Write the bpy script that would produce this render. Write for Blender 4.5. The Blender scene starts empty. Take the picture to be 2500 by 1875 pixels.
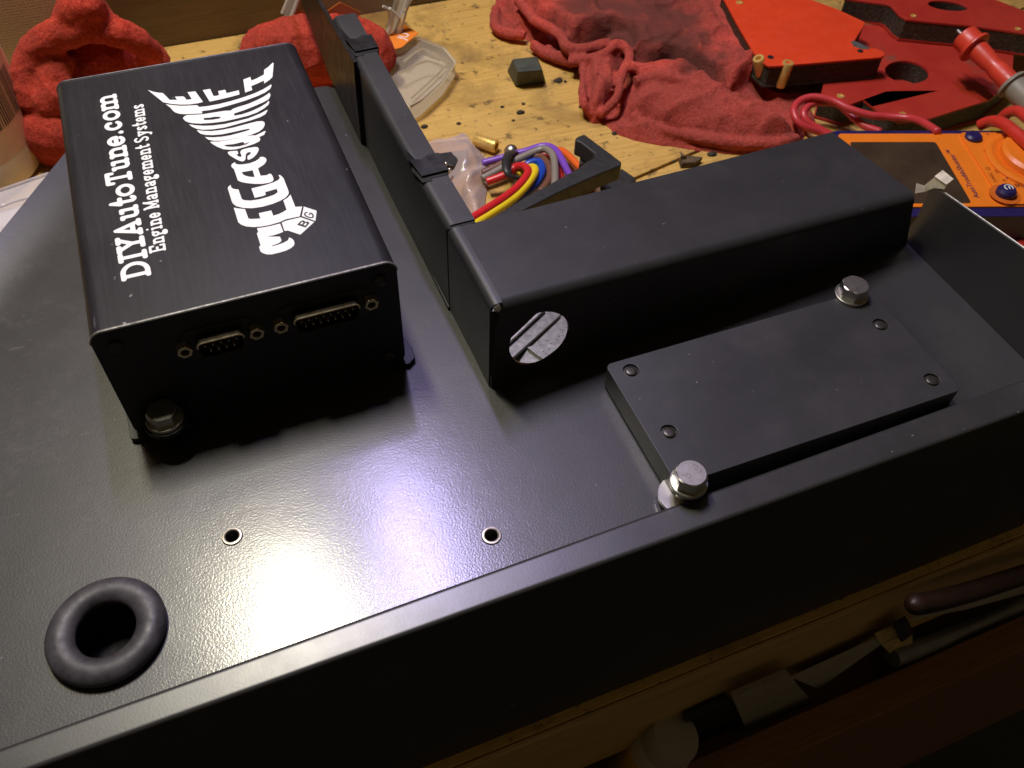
import bpy, bmesh, math, random
import numpy as np
from mathutils import Vector, Matrix
from mathutils.geometry import tessellate_polygon
random.seed(7)
SC = bpy.context.scene
COL = SC.collection
S = 0.001                                   # all lengths below are millimetres
# ------------------------------------------------------------------ camera
CF = 2120.068
CC = np.array([52.23768, -232.31655, 275.62445])
CR = np.array([[0.9271785, -0.373374, 0.0305265], [0.2710497, 0.7248625, 0.6333296], [-0.2585963, -0.5789354, 0.7732799]])
cam = bpy.data.cameras.new('camera'); camo = bpy.data.objects.new('camera', cam); COL.objects.link(camo)
M4 = Matrix([list(CR.T[i]) + [CC[i]*S] for i in range(3)] + [[0, 0, 0, 1]])
camo.matrix_world = M4
cam.sensor_fit = 'HORIZONTAL'; cam.sensor_width = 36.0; cam.lens = 36.0*CF/2500
cam.clip_start = 0.01; cam.clip_end = 50
cam.dof.use_dof = True; cam.dof.focus_distance = 0.34; cam.dof.aperture_fstop = 30.0
SC.camera = camo
SC.render.resolution_x = 1024; SC.render.resolution_y = 768
# ------------------------------------------------------------------ light
W = bpy.data.worlds.new('World'); SC.world = W; W.use_nodes = True
W.node_tree.nodes['Background'].inputs[0].default_value = (1.0, 0.74, 0.42, 1)
W.node_tree.nodes['Background'].inputs[1].default_value = 0.042
def tube_lamp(name, x, y, z, ly, w, col, power):
    l = bpy.data.lights.new(name, 'AREA'); l.shape = 'RECTANGLE'; l.size = w*S; l.size_y = ly*S
    l.color = col; l.energy = power
    o = bpy.data.objects.new(name, l); COL.objects.link(o); o.location = (x*S, y*S, z*S)
    return o
tube_lamp('tube_lamp_warm', -6, 320, 900, 230, 70, (1.0, 0.94, 0.73), 7.9)
tube_lamp('tube_lamp_cool', 192, 395, 900, 340, 36, (0.60, 0.51, 1.0), 5.2)
SC.view_settings.view_transform = 'Standard'; SC.view_settings.look = 'None'
SC.view_settings.exposure = 0.0; SC.view_settings.gamma = 1.0
SC.view_settings.use_curve_mapping = False
SC.render.engine = 'CYCLES'
# ------------------------------------------------------------------ helpers
def ray(px, py):
    return CR.T @ np.array([(px-1250)/CF, -(py-937.5)/CF, -1.0])
def at(px, py, z=0.0):
    d = ray(px, py); t = (z-CC[2])/d[2]; return Vector(CC+t*d)
def at_y(px, py, y):
    d = ray(px, py); t = (y-CC[1])/d[1]; return Vector(CC+t*d)
def at_x(px, py, x):
    d = ray(px, py); t = (x-CC[0])/d[0]; return Vector(CC+t*d)
ORG = {}
def tag(o, label=None, cat=None, group=None, kind=None):
    if label: o['label'] = label
    if cat: o['category'] = cat
    if group: o['group'] = group
    if kind: o['kind'] = kind
    return o
def thing(name, loc, label, cat, group=None):
    o = bpy.data.objects.new(name, None); COL.objects.link(o); o.empty_display_size = 0.01
    o.location = Vector(loc)*S; ORG[o.name] = Vector(loc)
    return tag(o, label, cat, group)
def smooth(me, ang=35):
    me.polygons.foreach_set('use_smooth', [True]*len(me.polygons))
    me.set_sharp_from_angle(angle=math.radians(ang))
def copy_tree(o, parent=None):
    c = o.copy(); COL.objects.link(c); c.parent = parent
    for ch in list(o.children): copy_tree(ch, c)
    return c
class MB:
    def __init__(self): self.v = []; self.f = []
    def add(self, vs, fs):
        n = len(self.v); self.v += [Vector(p) for p in vs]; self.f += [tuple(i+n for i in f) for f in fs]; return self
    def box(self, x0, x1, y0, y1, z0, z1, M=None):
        vs = [Vector(p) for p in ((x0,y0,z0),(x1,y0,z0),(x1,y1,z0),(x0,y1,z0),(x0,y0,z1),(x1,y0,z1),(x1,y1,z1),(x0,y1,z1))]
        if M is not None: vs = [M @ p for p in vs]
        return self.add(vs, [(3,2,1,0),(4,5,6,7),(0,1,5,4),(1,2,6,5),(2,3,7,6),(3,0,4,7)])
    def sheet(self, loop, holes=()):
        loops = [[Vector(p) for p in loop]] + [[Vector(p) for p in h] for h in holes]
        flat = [p for l in loops for p in l]
        tris = tessellate_polygon(loops)
        nrm = Vector((0, 0, 0)); L = loops[0]
        for i in range(len(L)): nrm += L[i].cross(L[(i+1) % len(L)])
        out = []
        for t in tris:
            a, b, c = (flat[i] for i in t)
            out.append(tuple(t) if (b-a).cross(c-a).dot(nrm) > 0 else tuple(reversed(t)))
        return self.add(flat, out)
    def prism(self, loop, vec, holes=()):
        vec = Vector(vec); loops = [[Vector(p) for p in loop]] + [[Vector(p) for p in h] for h in holes]
        L = loops[0]; nrm = Vector((0, 0, 0))
        for i in range(len(L)): nrm += L[i].cross(L[(i+1) % len(L)])
        if nrm.dot(vec) < 0: loops[0].reverse()
        for h in loops[1:]:
            n2 = Vector((0, 0, 0))
            for i in range(len(h)): n2 += h[i].cross(h[(i+1) % len(h)])
            if n2.dot(vec) > 0: h.reverse()
        flat = [p for l in loops for p in l]; n = len(flat); tris = tessellate_polygon(loops); fs = []
        for t in tris:
            a, b, c = (flat[i] for i in t)
            up = (b-a).cross(c-a).dot(vec) > 0
            t = tuple(t) if up else tuple(reversed(t))
            fs.append(tuple(i+n for i in t)); fs.append(tuple(reversed(t)))
        k = 0
        for l in loops:
            m = len(l)
            for i in range(m):
                a = k+i; b = k+(i+1) % m; fs.append((a, b, b+n, a+n))
            k += m
        return self.add(flat+[p+vec for p in flat], fs)
    def lathe(self, prof, seg=24, c=(0,0,0), ax=(0,0,1), cap=True):
        c = Vector(c); ax = Vector(ax).normalized(); u = ax.orthogonal().normalized(); w = ax.cross(u)
        vs = []; fs = []
        for r, h in prof:
            for k in range(seg):
                a = 2*math.pi*k/seg; vs.append(c+ax*h+(u*math.cos(a)+w*math.sin(a))*r)
        for i in range(len(prof)-1):
            for k in range(seg):
                a = i*seg+k; b = i*seg+(k+1) % seg; fs.append((a, b, b+seg, a+seg))
        if cap:
            fs.append(tuple(reversed(range(seg)))); fs.append(tuple(range((len(prof)-1)*seg, len(prof)*seg)))
        return self.add(vs, fs)
    def tube(self, path, r, seg=10, sub=6, closed=False):
        P = spline(path, sub, closed); n = len(P); rr = r if callable(r) else (lambda t: r)
        vs = []; fs = []; u = None
        for i, p in enumerate(P):
            a = P[(i-1) % n] if (closed or i > 0) else p; b = P[(i+1) % n] if (closed or i < n-1) else p
            t = (b-a).normalized()
            u = t.orthogonal() if u is None else (u-t*u.dot(t))
            u.normalize(); w = t.cross(u); R = rr(i/max(1, n-1))
            for k in range(seg):
                q = 2*math.pi*k/seg; vs.append(p+(u*math.cos(q)+w*math.sin(q))*R)
        for i in range(n if closed else n-1):
            for k in range(seg):
                a = i*seg+k; b = i*seg+(k+1) % seg; c2 = ((i+1) % n)*seg
                fs.append((a, b, c2+(k+1) % seg, c2+k))
        if not closed:
            fs.append(tuple(reversed(range(seg)))); fs.append(tuple(range((n-1)*seg, n*seg)))
        return self.add(vs, fs)
    def ribbon(self, path, wid, th, up=(0,0,1), sub=6):
        P = spline(path, sub); up = Vector(up); vs = []; fs = []
        for i, p in enumerate(P):
            t = (P[min(i+1, len(P)-1)]-P[max(i-1, 0)]).normalized(); s = t.cross(up).normalized(); n = s.cross(t)
            vs += [p+s*wid/2, p-s*wid/2, p-s*wid/2+n*th, p+s*wid/2+n*th]
        for i in range(len(P)-1):
            for k in range(4):
                a = i*4+k; b = i*4+(k+1) % 4; fs.append((a, b, b+4, a+4))
        m = (len(P)-1)*4
        fs += [(3,2,1,0), (m, m+1, m+2, m+3)]
        return self.add(vs, fs)
    def ball(self, c, r, seg=16, sq=(1,1,1)):
        c = Vector(c); pr = [(max(1e-4, math.sin(math.pi*i/10)), -math.cos(math.pi*i/10)) for i in range(11)]
        vs = []; fs = []
        for a, h in pr:
            for k in range(seg):
                q = 2*math.pi*k/seg; vs.append(c+Vector((a*math.cos(q)*r*sq[0], a*math.sin(q)*r*sq[1], h*r*sq[2])))
        for i in range(10):
            for k in range(seg):
                a = i*seg+k; b = i*seg+(k+1) % seg; fs.append((a, b, b+seg, a+seg))
        return self.add(vs, fs)
    def build(self, name, mat, parent=None, bevel=0, ang=35, solid=0, seg=2, local=False, merge=False):
        org = Vector((0, 0, 0))
        p = parent
        if p is not None and not local: org = ORG.get(p.name, Vector((0, 0, 0)))
        me = bpy.data.meshes.new(name)
        me.from_pydata([((v-org)*S)[:] for v in self.v], [], self.f); me.validate()
        if merge:
            bm = bmesh.new(); bm.from_mesh(me); bmesh.ops.remove_doubles(bm, verts=bm.verts, dist=1e-6); bm.to_mesh(me); bm.free()
        smooth(me, ang)
        o = bpy.data.objects.new(name, me); COL.objects.link(o)
        if mat: me.materials.append(mat)
        if parent is not None: o.parent = parent
        ORG[o.name] = org
        if solid:
            m = o.modifiers.new('solid', 'SOLIDIFY'); m.thickness = abs(solid)*S; m.offset = -1 if solid > 0 else 1
            m.use_quality_normals = True
            m = o.modifiers.new('split', 'EDGE_SPLIT'); m.split_angle = math.radians(min(ang, 40)); m.use_edge_sharp = False
        if bevel:
            m = o.modifiers.new('bevel', 'BEVEL'); m.width = bevel*S; m.segments = seg; m.limit_method = 'ANGLE'; m.angle_limit = math.radians(40)
            m.harden_normals = True
        return o
def spline(path, sub=6, closed=False):
    P = [Vector(p) for p in path]
    if len(P) < 3 or sub <= 1: return P
    out = []; n = len(P)
    for i in range(n if closed else n-1):
        p0 = P[(i-1) % n] if (closed or i > 0) else P[0]; p1 = P[i]; p2 = P[(i+1) % n]
        p3 = P[(i+2) % n] if (closed or i+2 < n) else P[-1]
        for k in range(sub):
            t = k/sub
            out.append(0.5*((2*p1)+(p2-p0)*t+(2*p0-5*p1+4*p2-p3)*t*t+(3*p1-p0-3*p2+p3)*t**3))
    if not closed: out.append(P[-1])
    return out
def circ(cx, cy, r, z=0, n=28, r2=None):
    return [Vector((cx+r*math.cos(2*math.pi*k/n), cy+(r2 or r)*math.sin(2*math.pi*k/n), z)) for k in range(n)]
def rrect(x0, x1, y0, y1, r, n=5):
    out = []
    for cx, cy, a0 in ((x1-r, y1-r, 0), (x0+r, y1-r, 90), (x0+r, y0+r, 180), (x1-r, y0+r, 270)):
        for k in range(n+1):
            a = math.radians(a0+90*k/n); out.append((cx+r*math.cos(a), cy+r*math.sin(a)))
    return out
def crop(pts, ox, oy, s): return [(ox+x*s, oy+y*s) for x, y in pts]
# ------------------------------------------------------------------ materials
class NT:
    def __init__(self, name):
        self.m = bpy.data.materials.new(name); self.m.use_nodes = True; self.t = self.m.node_tree
        self.b = self.t.nodes['Principled BSDF']; self.tc = self.t.nodes.new('ShaderNodeTexCoord')
    def n(self, typ, **kw):
        d = self.t.nodes.new(typ)
        for k, v in kw.items():
            if k in d.inputs.keys() if isinstance(k, str) else False: d.inputs[k].default_value = v
            else: setattr(d, k, v)
        return d
    def link(self, a, b): self.t.links.new(a, b)
    def noise(self, scale, detail=3, rough=0.5, stretch=None, dist=0.0, rot=0.0):
        d = self.t.nodes.new('ShaderNodeTexNoise'); d.inputs['Scale'].default_value = scale; d.inputs['Detail'].default_value = detail
        d.inputs['Roughness'].default_value = rough; d.inputs['Distortion'].default_value = dist
        if stretch or rot:
            mp = self.t.nodes.new('ShaderNodeMapping'); mp.inputs['Scale'].default_value = stretch or (1, 1, 1); mp.inputs['Rotation'].default_value = (0, 0, rot)
            self.link(self.tc.outputs['Object'], mp.inputs[0]); self.link(mp.outputs[0], d.inputs['Vector'])
        else: self.link(self.tc.outputs['Object'], d.inputs['Vector'])
        return d.outputs[0]
    def ramp(self, src, stops):
        r = self.t.nodes.new('ShaderNodeValToRGB'); e = r.color_ramp.elements
        while len(e) < len(stops): e.new(0.5)
        for i, (p, c) in enumerate(stops):
            e[i].position = p; e[i].color = (*c, 1) if isinstance(c, tuple) else (c, c, c, 1)
        self.link(src, r.inputs[0]); return r.outputs[0]
    def mix(self, fac, a, b, mode='MIX'):
        d = self.t.nodes.new('ShaderNodeMix'); d.data_type = 'RGBA'; d.blend_type = mode
        for s, v in ((d.inputs[0], fac), (d.inputs[6], a), (d.inputs[7], b)):
            if hasattr(v, 'is_linked'): self.link(v, s)
            elif isinstance(v, tuple): s.default_value = (*v, 1)
            else: s.default_value = v
        return d.outputs[2]
    def bump(self, src, strength, dist_mm):
        d = self.t.nodes.new('ShaderNodeBump'); d.inputs['Strength'].default_value = strength; d.inputs['Distance'].default_value = dist_mm*S
        prev = self.b.inputs['Normal']
        if prev.is_linked: self.link(prev.links[0].from_socket, d.inputs['Normal'])
        self.link(src, d.inputs['Height']); self.link(d.outputs[0], self.b.inputs['Normal'])
    def set(self, sock, v):
        if hasattr(v, 'is_linked'): self.link(v, self.b.inputs[sock])
        elif isinstance(v, tuple): self.b.inputs[sock].default_value = v if len(self.b.inputs[sock].default_value) == 3 else (*v, 1)
        else: self.b.inputs[sock].default_value = v
def plain(name, col, rough=0.5, metal=0.0, var=0.12, vscale=60, bump=0.0, bscale=800, spec=0.5, rvar=0.08):
    t = NT(name)
    nz = t.noise(vscale, 4, 0.6)
    c2 = tuple(min(1, c*(1+var)) for c in col); c1 = tuple(c*(1-var) for c in col)
    t.set('Base Color', t.ramp(nz, [(0.3, c1), (0.7, c2)]))
    n2 = t.noise(vscale*3.1, 3)
    t.set('Roughness', t.ramp(n2, [(0.3, max(0.02, rough-rvar)), (0.7, min(1, rough+rvar))]))
    t.set('Metallic', metal); t.set('Specular IOR Level', spec)
    if bump: t.bump(t.noise(bscale, 3), bump, 0.2)
    return t.m
def m_powder(name, col, rough, bump, scale, dist=0.25, specks=True, scratch=False, coat=0.0, crough=0.2, spec=0.5, coarse=0.0):
    t = NT(name)
    base = t.ramp(t.noise(18, 4, 0.6), [(0.3, tuple(c*0.85 for c in col)), (0.7, tuple(c*1.2 for c in col))])
    if specks:                                            # dust and small chips
        sp = t.ramp(t.noise(430, 2, 0.5), [(0.765, 0.0), (0.785, 1.0)])
        base = t.mix(sp, base, (0.17, 0.165, 0.17))
        du = t.ramp(t.noise(40, 6, 0.7), [(0.5, 0.0), (0.85, 0.04)])
        base = t.mix(du, base, (0.4, 0.36, 0.3))
    if scratch:
        s1 = t.mix(1.0, t.ramp(t.noise(70, 4, 0.7, stretch=(0.6, 9.0, 1), rot=-0.55, dist=0.7), [(0.64, 0.0), (0.70, 0.20)]), t.ramp(t.noise(110, 4, 0.7, stretch=(0.7, 10.0, 1), rot=0.9, dist=0.9), [(0.66, 0.0), (0.72, 0.18)]), 'ADD')
        xs_ = t.t.nodes.new('ShaderNodeSeparateXYZ'); t.link(t.tc.outputs['Object'], xs_.inputs[0])
        gx_ = t.t.nodes.new('ShaderNodeMapRange'); t.link(xs_.outputs[0], gx_.inputs[0])
        gx_.inputs[1].default_value = -0.125; gx_.inputs[2].default_value = -0.175; gx_.inputs[3].default_value = 0.12; gx_.inputs[4].default_value = 1.0
        s2 = t.mix(1.0, t.ramp(t.noise(14, 4, 0.65), [(0.42, 0.0), (0.6, 1.0)]), gx_.outputs[0], 'MULTIPLY')
        sc_ = t.ramp(t.noise(120, 6, 0.8, dist=0.5), [(0.52, 0.0), (0.70, 0.10)])
        base = t.mix(t.mix(1.0, sc_, s2, 'MULTIPLY'), base, (0.34, 0.32, 0.30))
        base = t.mix(t.mix(1.0, s1, s2, 'MULTIPLY'), base, (0.34, 0.32, 0.30))
    t.set('Base Color', base)
    t.set('Roughness', t.ramp(t.noise(26, 5, 0.65), [(0.3, rough*0.9), (0.72, rough*1.12)]))
    if coarse: t.bump(t.noise(820, 2, 0.5), coarse, 0.3); t.bump(t.noise(60, 3, 0.5), 0.05, 1.2)
    t.bump(t.noise(scale, 2.5, 0.55), bump, dist)
    t.set('Specular IOR Level', spec)
    if coat:
        t.set('Coat Weight', coat); t.set('Coat Roughness', crough); t.link(t.b.inputs['Normal'].links[0].from_socket, t.b.inputs['Coat Normal'])
    return t.m
MAT = {}
MAT['floor'] = m_powder('textured black powder coat', (0.022, 0.0215, 0.0235), 0.44, 0.30, 1300, 0.14, scratch=True, coat=1.0, crough=0.17, spec=0.6, coarse=0.04)
MAT['satin'] = m_powder('satin black paint', (0.026, 0.0255, 0.027), 0.43, 0.12, 1300, 0.12, spec=0.6)
MAT['lip'] = m_powder('worn satin black paint', (0.028, 0.0275, 0.028), 0.36, 0.12, 1300, 0.12, scratch=True, spec=0.9)
def m_anod():
    t = NT('brushed black anodised aluminium')
    br = t.noise(900, 2, 0.5, stretch=(1, 0.06, 1))
    base = t.ramp(t.noise(22, 5, 0.7), [(0.3, (0.012, 0.0115, 0.0145)), (0.7, (0.022, 0.021, 0.025))])
    base = t.mix(t.ramp(br, [(0.5, 0.0), (0.85, 0.06)]), base, (0.07, 0.068, 0.076))
    base = t.mix(t.ramp(t.noise(260, 2, 0.5), [(0.76, 0.0), (0.78, 1.0)]), base, (0.3, 0.29, 0.3))
    base = t.mix(t.ramp(t.noise(50, 3, 0.6, stretch=(5, 0.6, 1), rot=0.25), [(0.71, 0.0), (0.74, 0.2)]), base, (0.3, 0.3, 0.32))
    t.set('Base Color', base); t.set('Roughness', t.ramp(br, [(0.3, 0.40), (0.7, 0.48)])); t.set('Specular IOR Level', 0.3)
    t.bump(br, 0.05, 0.03)
    return t.m
MAT['anod'] = m_anod()
MAT['endplate'] = plain('black anodised end plate', (0.012, 0.012, 0.012), 0.45, 0, 0.2, 40, 0.1)
MAT['edge'] = plain('bare worn aluminium edge', (0.55, 0.54, 0.52), 0.38, 0.85, 0.25, 300)
MAT['white'] = plain('white screen print ink', (0.86, 0.86, 0.84), 0.5, 0, 0.03, 90)
MAT['ink'] = plain('black screen print ink', (0.02, 0.02, 0.022), 0.5)
MAT['zinc'] = plain('zinc plated steel', (0.55, 0.53, 0.48), 0.36, 1.0, 0.04, 150, rvar=0.02)
MAT['zincdark'] = plain('dull zinc stamping', (0.22, 0.21, 0.19), 0.5, 0.9)
MAT['gold'] = plain('yellow passivated connector shell', (0.82, 0.70, 0.46), 0.28, 0.9, 0.08, 100)
MAT['darkshell'] = plain('connector shell tinted for dark reflection', (0.055, 0.045, 0.028), 0.4, 0.9, 0.1, 100)  # shell colour darkened to imitate the dark surroundings it reflects
MAT['steel'] = plain('bare scratched steel', (0.30, 0.295, 0.28), 0.42, 0.75, 0.12, 120, 0.1, 500)
MAT['brass'] = plain('turned brass', (0.86, 0.58, 0.17), 0.33, 0.55, 0.1, 200)
MAT['rubber'] = plain('black grommet rubber', (0.045, 0.041, 0.045), 0.5, 0, 0.65, 110, 0.2, 500)
MAT['blackpl'] = plain('matte black plastic', (0.022, 0.022, 0.022), 0.5, 0, 0.2, 80, 0.12, 1500)
MAT['clip'] = plain('blued spring steel', (0.010, 0.010, 0.011), 0.42, 0, 0.2, 80)
MAT['hole'] = plain('dark hole lining', (0.006, 0.006, 0.006), 0.8)
MAT['rivet'] = plain('dark plated rivet', (0.06, 0.055, 0.05), 0.4, 0.6, 0.3, 300)
MAT['tape'] = plain('dried masking tape', (0.55, 0.50, 0.38), 0.75, 0, 0.3, 200, 0.4, 400)
MAT['cube'] = plain('dark grey-green rubber', (0.055, 0.06, 0.045), 0.6, 0, 0.25, 120, 0.3, 700)
MAT['navy'] = plain('navy blue plastic', (0.018, 0.012, 0.085), 0.42, 0, 0.15, 60, 0.1, 1500)
MAT['orange'] = plain('orange plastic', (0.86, 0.22, 0.015), 0.38, 0, 0.05, 60, 0.08, 1500)
MAT['orangecard'] = plain('orange printed card', (0.80, 0.22, 0.02), 0.5)
MAT['screen'] = plain('grimy display window', (0.055, 0.036, 0.022), 0.22, 0, 0.3, 40)
MAT['redplate'] = plain('bright red powder coat', (0.70, 0.055, 0.012), 0.5, 0, 0.06, 50, 0.15, 900)
MAT['probe'] = plain('red probe plastic', (0.66, 0.055, 0.025), 0.42, 0, 0.1, 80)
MAT['probegrey'] = plain('grey probe plastic', (0.26, 0.24, 0.18), 0.5, 0, 0.1, 80)
def m_redworn():
    t = NT('scuffed red magnet paint')
    base = t.ramp(t.noise(35, 5, 0.6), [(0.3, (0.36, 0.022, 0.014)), (0.7, (0.46, 0.04, 0.022))])
    w = t.ramp(t.noise(24, 6, 0.65), [(0.62, 0.0), (0.72, 0.75)])
    base = t.mix(w, base, (0.13, 0.09, 0.055))
    t.set('Base Color', base); t.set('Roughness', 0.45); t.bump(t.noise(700, 3), 0.2, 0.2)
    return t.m
MAT['redworn'] = m_redworn()
def m_grime():
    t = NT('filings covered magnet core')
    base = t.ramp(t.noise(450, 5, 0.7), [(0.35, (0.012, 0.010, 0.007)), (0.62, (0.055, 0.048, 0.03)), (0.8, (0.2, 0.18, 0.13))])
    t.set('Base Color', base); t.set('Roughness', 0.55); t.bump(t.noise(500, 5, 0.7), 0.9, 1.2)
    return t.m
MAT['grime'] = m_grime()
def m_rag(name, c0, c1, dirty, spots=()):
    t = NT(name)
    f = t.noise(520, 4, 0.7)
    base = t.ramp(f, [(0.28, tuple(c*0.55 for c in c0)), (0.48, c0), (0.72, c1)])
    d = t.ramp(t.noise(13, 6, 0.62, dist=0.6), [(0.50-0.22*dirty, 0.0), (0.62-0.1*dirty, 0.95*dirty)])
    for (x, y, r, k_) in spots:
        v = t.t.nodes.new('ShaderNodeVectorMath'); v.operation = 'SUBTRACT'; v.inputs[1].default_value = (x*S, y*S, ZB*S)
        t.link(t.tc.outputs['Object'], v.inputs[0])
        w = t.t.nodes.new('ShaderNodeVectorMath'); w.operation = 'LENGTH'; t.link(v.outputs[0], w.inputs[0])
        a = t.t.nodes.new('ShaderNodeMath'); a.operation = 'MULTIPLY_ADD'; a.inputs[1].default_value = 0.055; t.link(t.noise(32, 5, 0.6), a.inputs[0]); t.link(w.outputs['Value'], a.inputs[2])
        mr = t.t.nodes.new('ShaderNodeMapRange'); mr.inputs[1].default_value = (r*0.6+27)*S; mr.inputs[2].default_value = (r+27)*S; mr.inputs[3].default_value = k_; mr.inputs[4].default_value = 0.0
        t.link(a.outputs[0], mr.inputs[0]); base = t.mix(mr.outputs[0], base, (0.125, 0.040, 0.031))
    base = t.mix(d, base, (0.15, 0.048, 0.038))
    k = t.ramp(t.noise(95, 4, 0.6), [(0.66, 0.0), (0.72, 0.55*dirty)])
    base = t.mix(k, base, (0.03, 0.018, 0.014))
    t.set('Base Color', base); t.set('Roughness', 0.95); t.set('Specular IOR Level', 0.1)
    t.set('Sheen Weight', 0.05); t.set('Sheen Tint', (1.0, 0.6, 0.5))
    t.bump(t.noise(150, 4, 0.6), 0.5, 1.6); t.bump(t.noise(560, 4, 0.75), 0.85, 1.3)
    return t.m
ZB = -70.0
MAT['rag'] = m_rag('soiled red shop rag', (0.58, 0.078, 0.056), (0.70, 0.14, 0.10), 0.5, [(*at(*q, -50)[:2], r, k) for q, r, k in (((1480, 60), 42, .8), ((1620, 80), 52, .85), ((1720, 150), 40, .8), ((1400, 30), 35, .7), ((1660, 130), 40, .7), ((1560, 20), 50, .6))])
MAT['ragclean'] = m_rag('red terry shop rag', (0.48, 0.047, 0.026), (0.60, 0.090, 0.048), 0.3)
def m_wood(name, light, dark, stain=True, ang=0.0, oilspots=()):
    t = NT(name)
    g = t.noise(30, 6, 0.6, stretch=(0.35, 5.0, 5.0), dist=1.6, rot=ang)
    base = t.ramp(g, [(0.28, dark), (0.46, light), (0.62, tuple(c*0.95 for c in light)), (0.8, tuple(c*0.74 for c in light))])
    fine = t.ramp(t.noise(240, 4, 0.7, stretch=(0.12, 3, 3), rot=ang), [(0.35, 0.75), (0.65, 1.0)])
    base = t.mix(1.0, base, fine, 'MULTIPLY')
    if stain:
        s = t.ramp(t.noise(16, 6, 0.65, dist=0.4), [(0.50, 0.0), (0.72, 0.85)])
        base = t.mix(s, base, (0.15, 0.088, 0.032))
        s2 = t.ramp(t.noise(75, 5, 0.6), [(0.59, 0.0), (0.68, 0.75)])
        base = t.mix(s2, base, (0.05, 0.032, 0.014))
        s3 = t.ramp(t.noise(210, 3, 0.6), [(0.655, 0.0), (0.70, 0.9)])
        base = t.mix(s3, base, (0.03, 0.02, 0.01))
        for (x, y, r) in oilspots:
            mp = t.t.nodes.new('ShaderNodeMapping'); mp.inputs['Location'].default_value = (-x*S, -y*S, 0)
            nz = t.t.nodes.new('ShaderNodeTexNoise'); nz.inputs['Scale'].default_value = 45; nz.inputs['Detail'].default_value = 4
            t.link(t.tc.outputs['Object'], nz.inputs['Vector'])
            ad = t.t.nodes.new('ShaderNodeVectorMath'); ad.operation = 'MULTIPLY_ADD'
            ad.inputs[1].default_value = (0.02, 0.02, 0); t.link(nz.outputs[1], ad.inputs[0]); t.link(t.tc.outputs['Object'], ad.inputs[2])
            t.link(ad.outputs[0], mp.inputs[0])
            mu = t.t.nodes.new('ShaderNodeVectorMath'); mu.operation = 'MULTIPLY'; mu.inputs[1].default_value = (1, 1.5, 0)
            t.link(mp.outputs[0], mu.inputs[0])
            ln = t.t.nodes.new('ShaderNodeVectorMath'); ln.operation = 'LENGTH'; t.link(mu.outputs[0], ln.inputs[0])
            k = t.t.nodes.new('ShaderNodeMapRange'); k.inputs[1].default_value = r*S*0.45; k.inputs[2].default_value = r*S*1.25
            k.inputs[3].default_value = 0.72; k.inputs[4].default_value = 0.0
            t.link(ln.outputs['Value'], k.inputs[0])
            base = t.mix(k.outputs[0], base, (0.075, 0.042, 0.016))
    t.set('Base Color', base); t.set('Roughness', t.ramp(t.noise(40, 4), [(0.3, 0.42), (0.7, 0.65)]))
    t.bump(g, 0.15, 0.5); t.bump(t.noise(300, 4, 0.6, stretch=(0.3, 2, 2), rot=ang), 0.2, 0.3)
    return t.m
ow = at(1600, 352, -70)
ow2 = at(1205, 145, -70); ow3 = at(1110, 290, -70); ow4 = at(1230, 195, -70); ow5 = at(1150, 230, -70); ow6 = at(1390, 300, -70)
MAT['bench'] = m_wood('stained pine bench boards', (0.70, 0.44, 0.112), (0.50, 0.27, 0.062), True, -0.12,
                      [(ow.x+4, ow.y, 24), (ow.x-24, ow.y+2, 12), (ow2.x-5, ow2.y, 22), (ow3.x, ow3.y+12, 13), (ow4.x-6, ow4.y, 15), (ow5.x, ow5.y, 10), (ow6.x, ow6.y, 9)])
MAT['apron'] = m_wood('pine bench apron', (0.74, 0.50, 0.20), (0.58, 0.35, 0.12), False)
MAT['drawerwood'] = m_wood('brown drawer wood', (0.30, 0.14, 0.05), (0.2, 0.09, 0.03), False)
MAT['wall'] = m_wood('brown panelled wall', (0.155, 0.095, 0.035), (0.10, 0.06, 0.02), False)
def m_mesh():
    t = NT('beige perforated sheet')
    v = t.t.nodes.new('ShaderNodeTexVoronoi'); v.inputs['Scale'].default_value = 520; v.inputs['Randomness'].default_value = 0.25
    t.link(t.tc.outputs['Object'], v.inputs['Vector'])
    t.set('Base Color', t.ramp(v.outputs[0], [(0.15, (0.34, 0.26, 0.14)), (0.5, (0.42, 0.335, 0.19))])); t.set('Roughness', 0.6)
    t.bump(v.outputs[0], 0.25, 0.6)
    return t.m
MAT['perf'] = m_mesh()
def m_clear(name, col, dens, rough=0.08, gloss=0.18, crease=0.5, cscale=45):
    t = NT(name); nt = t.t
    out = nt.nodes['Material Output']; tr = nt.nodes.new('ShaderNodeBsdfTransparent')
    tr.inputs[0].default_value = (*[1-(1-c)*0.6 for c in col], 1)
    t.set('Base Color', col); t.set('Roughness', rough); t.set('Specular IOR Level', 0.8)
    t.bump(t.noise(cscale, 5, 0.6, dist=0.8), crease, 2.0)
    fr = nt.nodes.new('ShaderNodeFresnel'); fr.inputs[0].default_value = 1.45
    t.link(t.b.inputs['Normal'].links[0].from_socket, fr.inputs['Normal'])
    ma = nt.nodes.new('ShaderNodeMath'); ma.operation = 'MULTIPLY_ADD'; ma.inputs[1].default_value = gloss*4; ma.inputs[2].default_value = dens
    ma.use_clamp = True
    t.link(fr.outputs[0], ma.inputs[0])
    mx = nt.nodes.new('ShaderNodeMixShader'); t.link(ma.outputs[0], mx.inputs[0]); t.link(tr.outputs[0], mx.inputs[1]); t.link(t.b.outputs[0], mx.inputs[2])
    t.link(mx.outputs[0], out.inputs[0])
    return t.m
MAT['clear'] = m_clear('clear blister plastic', (0.70, 0.64, 0.52), 0.16, 0.1, 0.2)
MAT['bag'] = m_clear('milky polythene bag', (0.74, 0.60, 0.56), 0.44, 0.2, 0.2, 0.8, 30)
MAT['tray'] = m_clear('frosted plastic tray', (0.85, 0.82, 0.84), 0.40, 0.15, 0.25, 0.6, 60)
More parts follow.
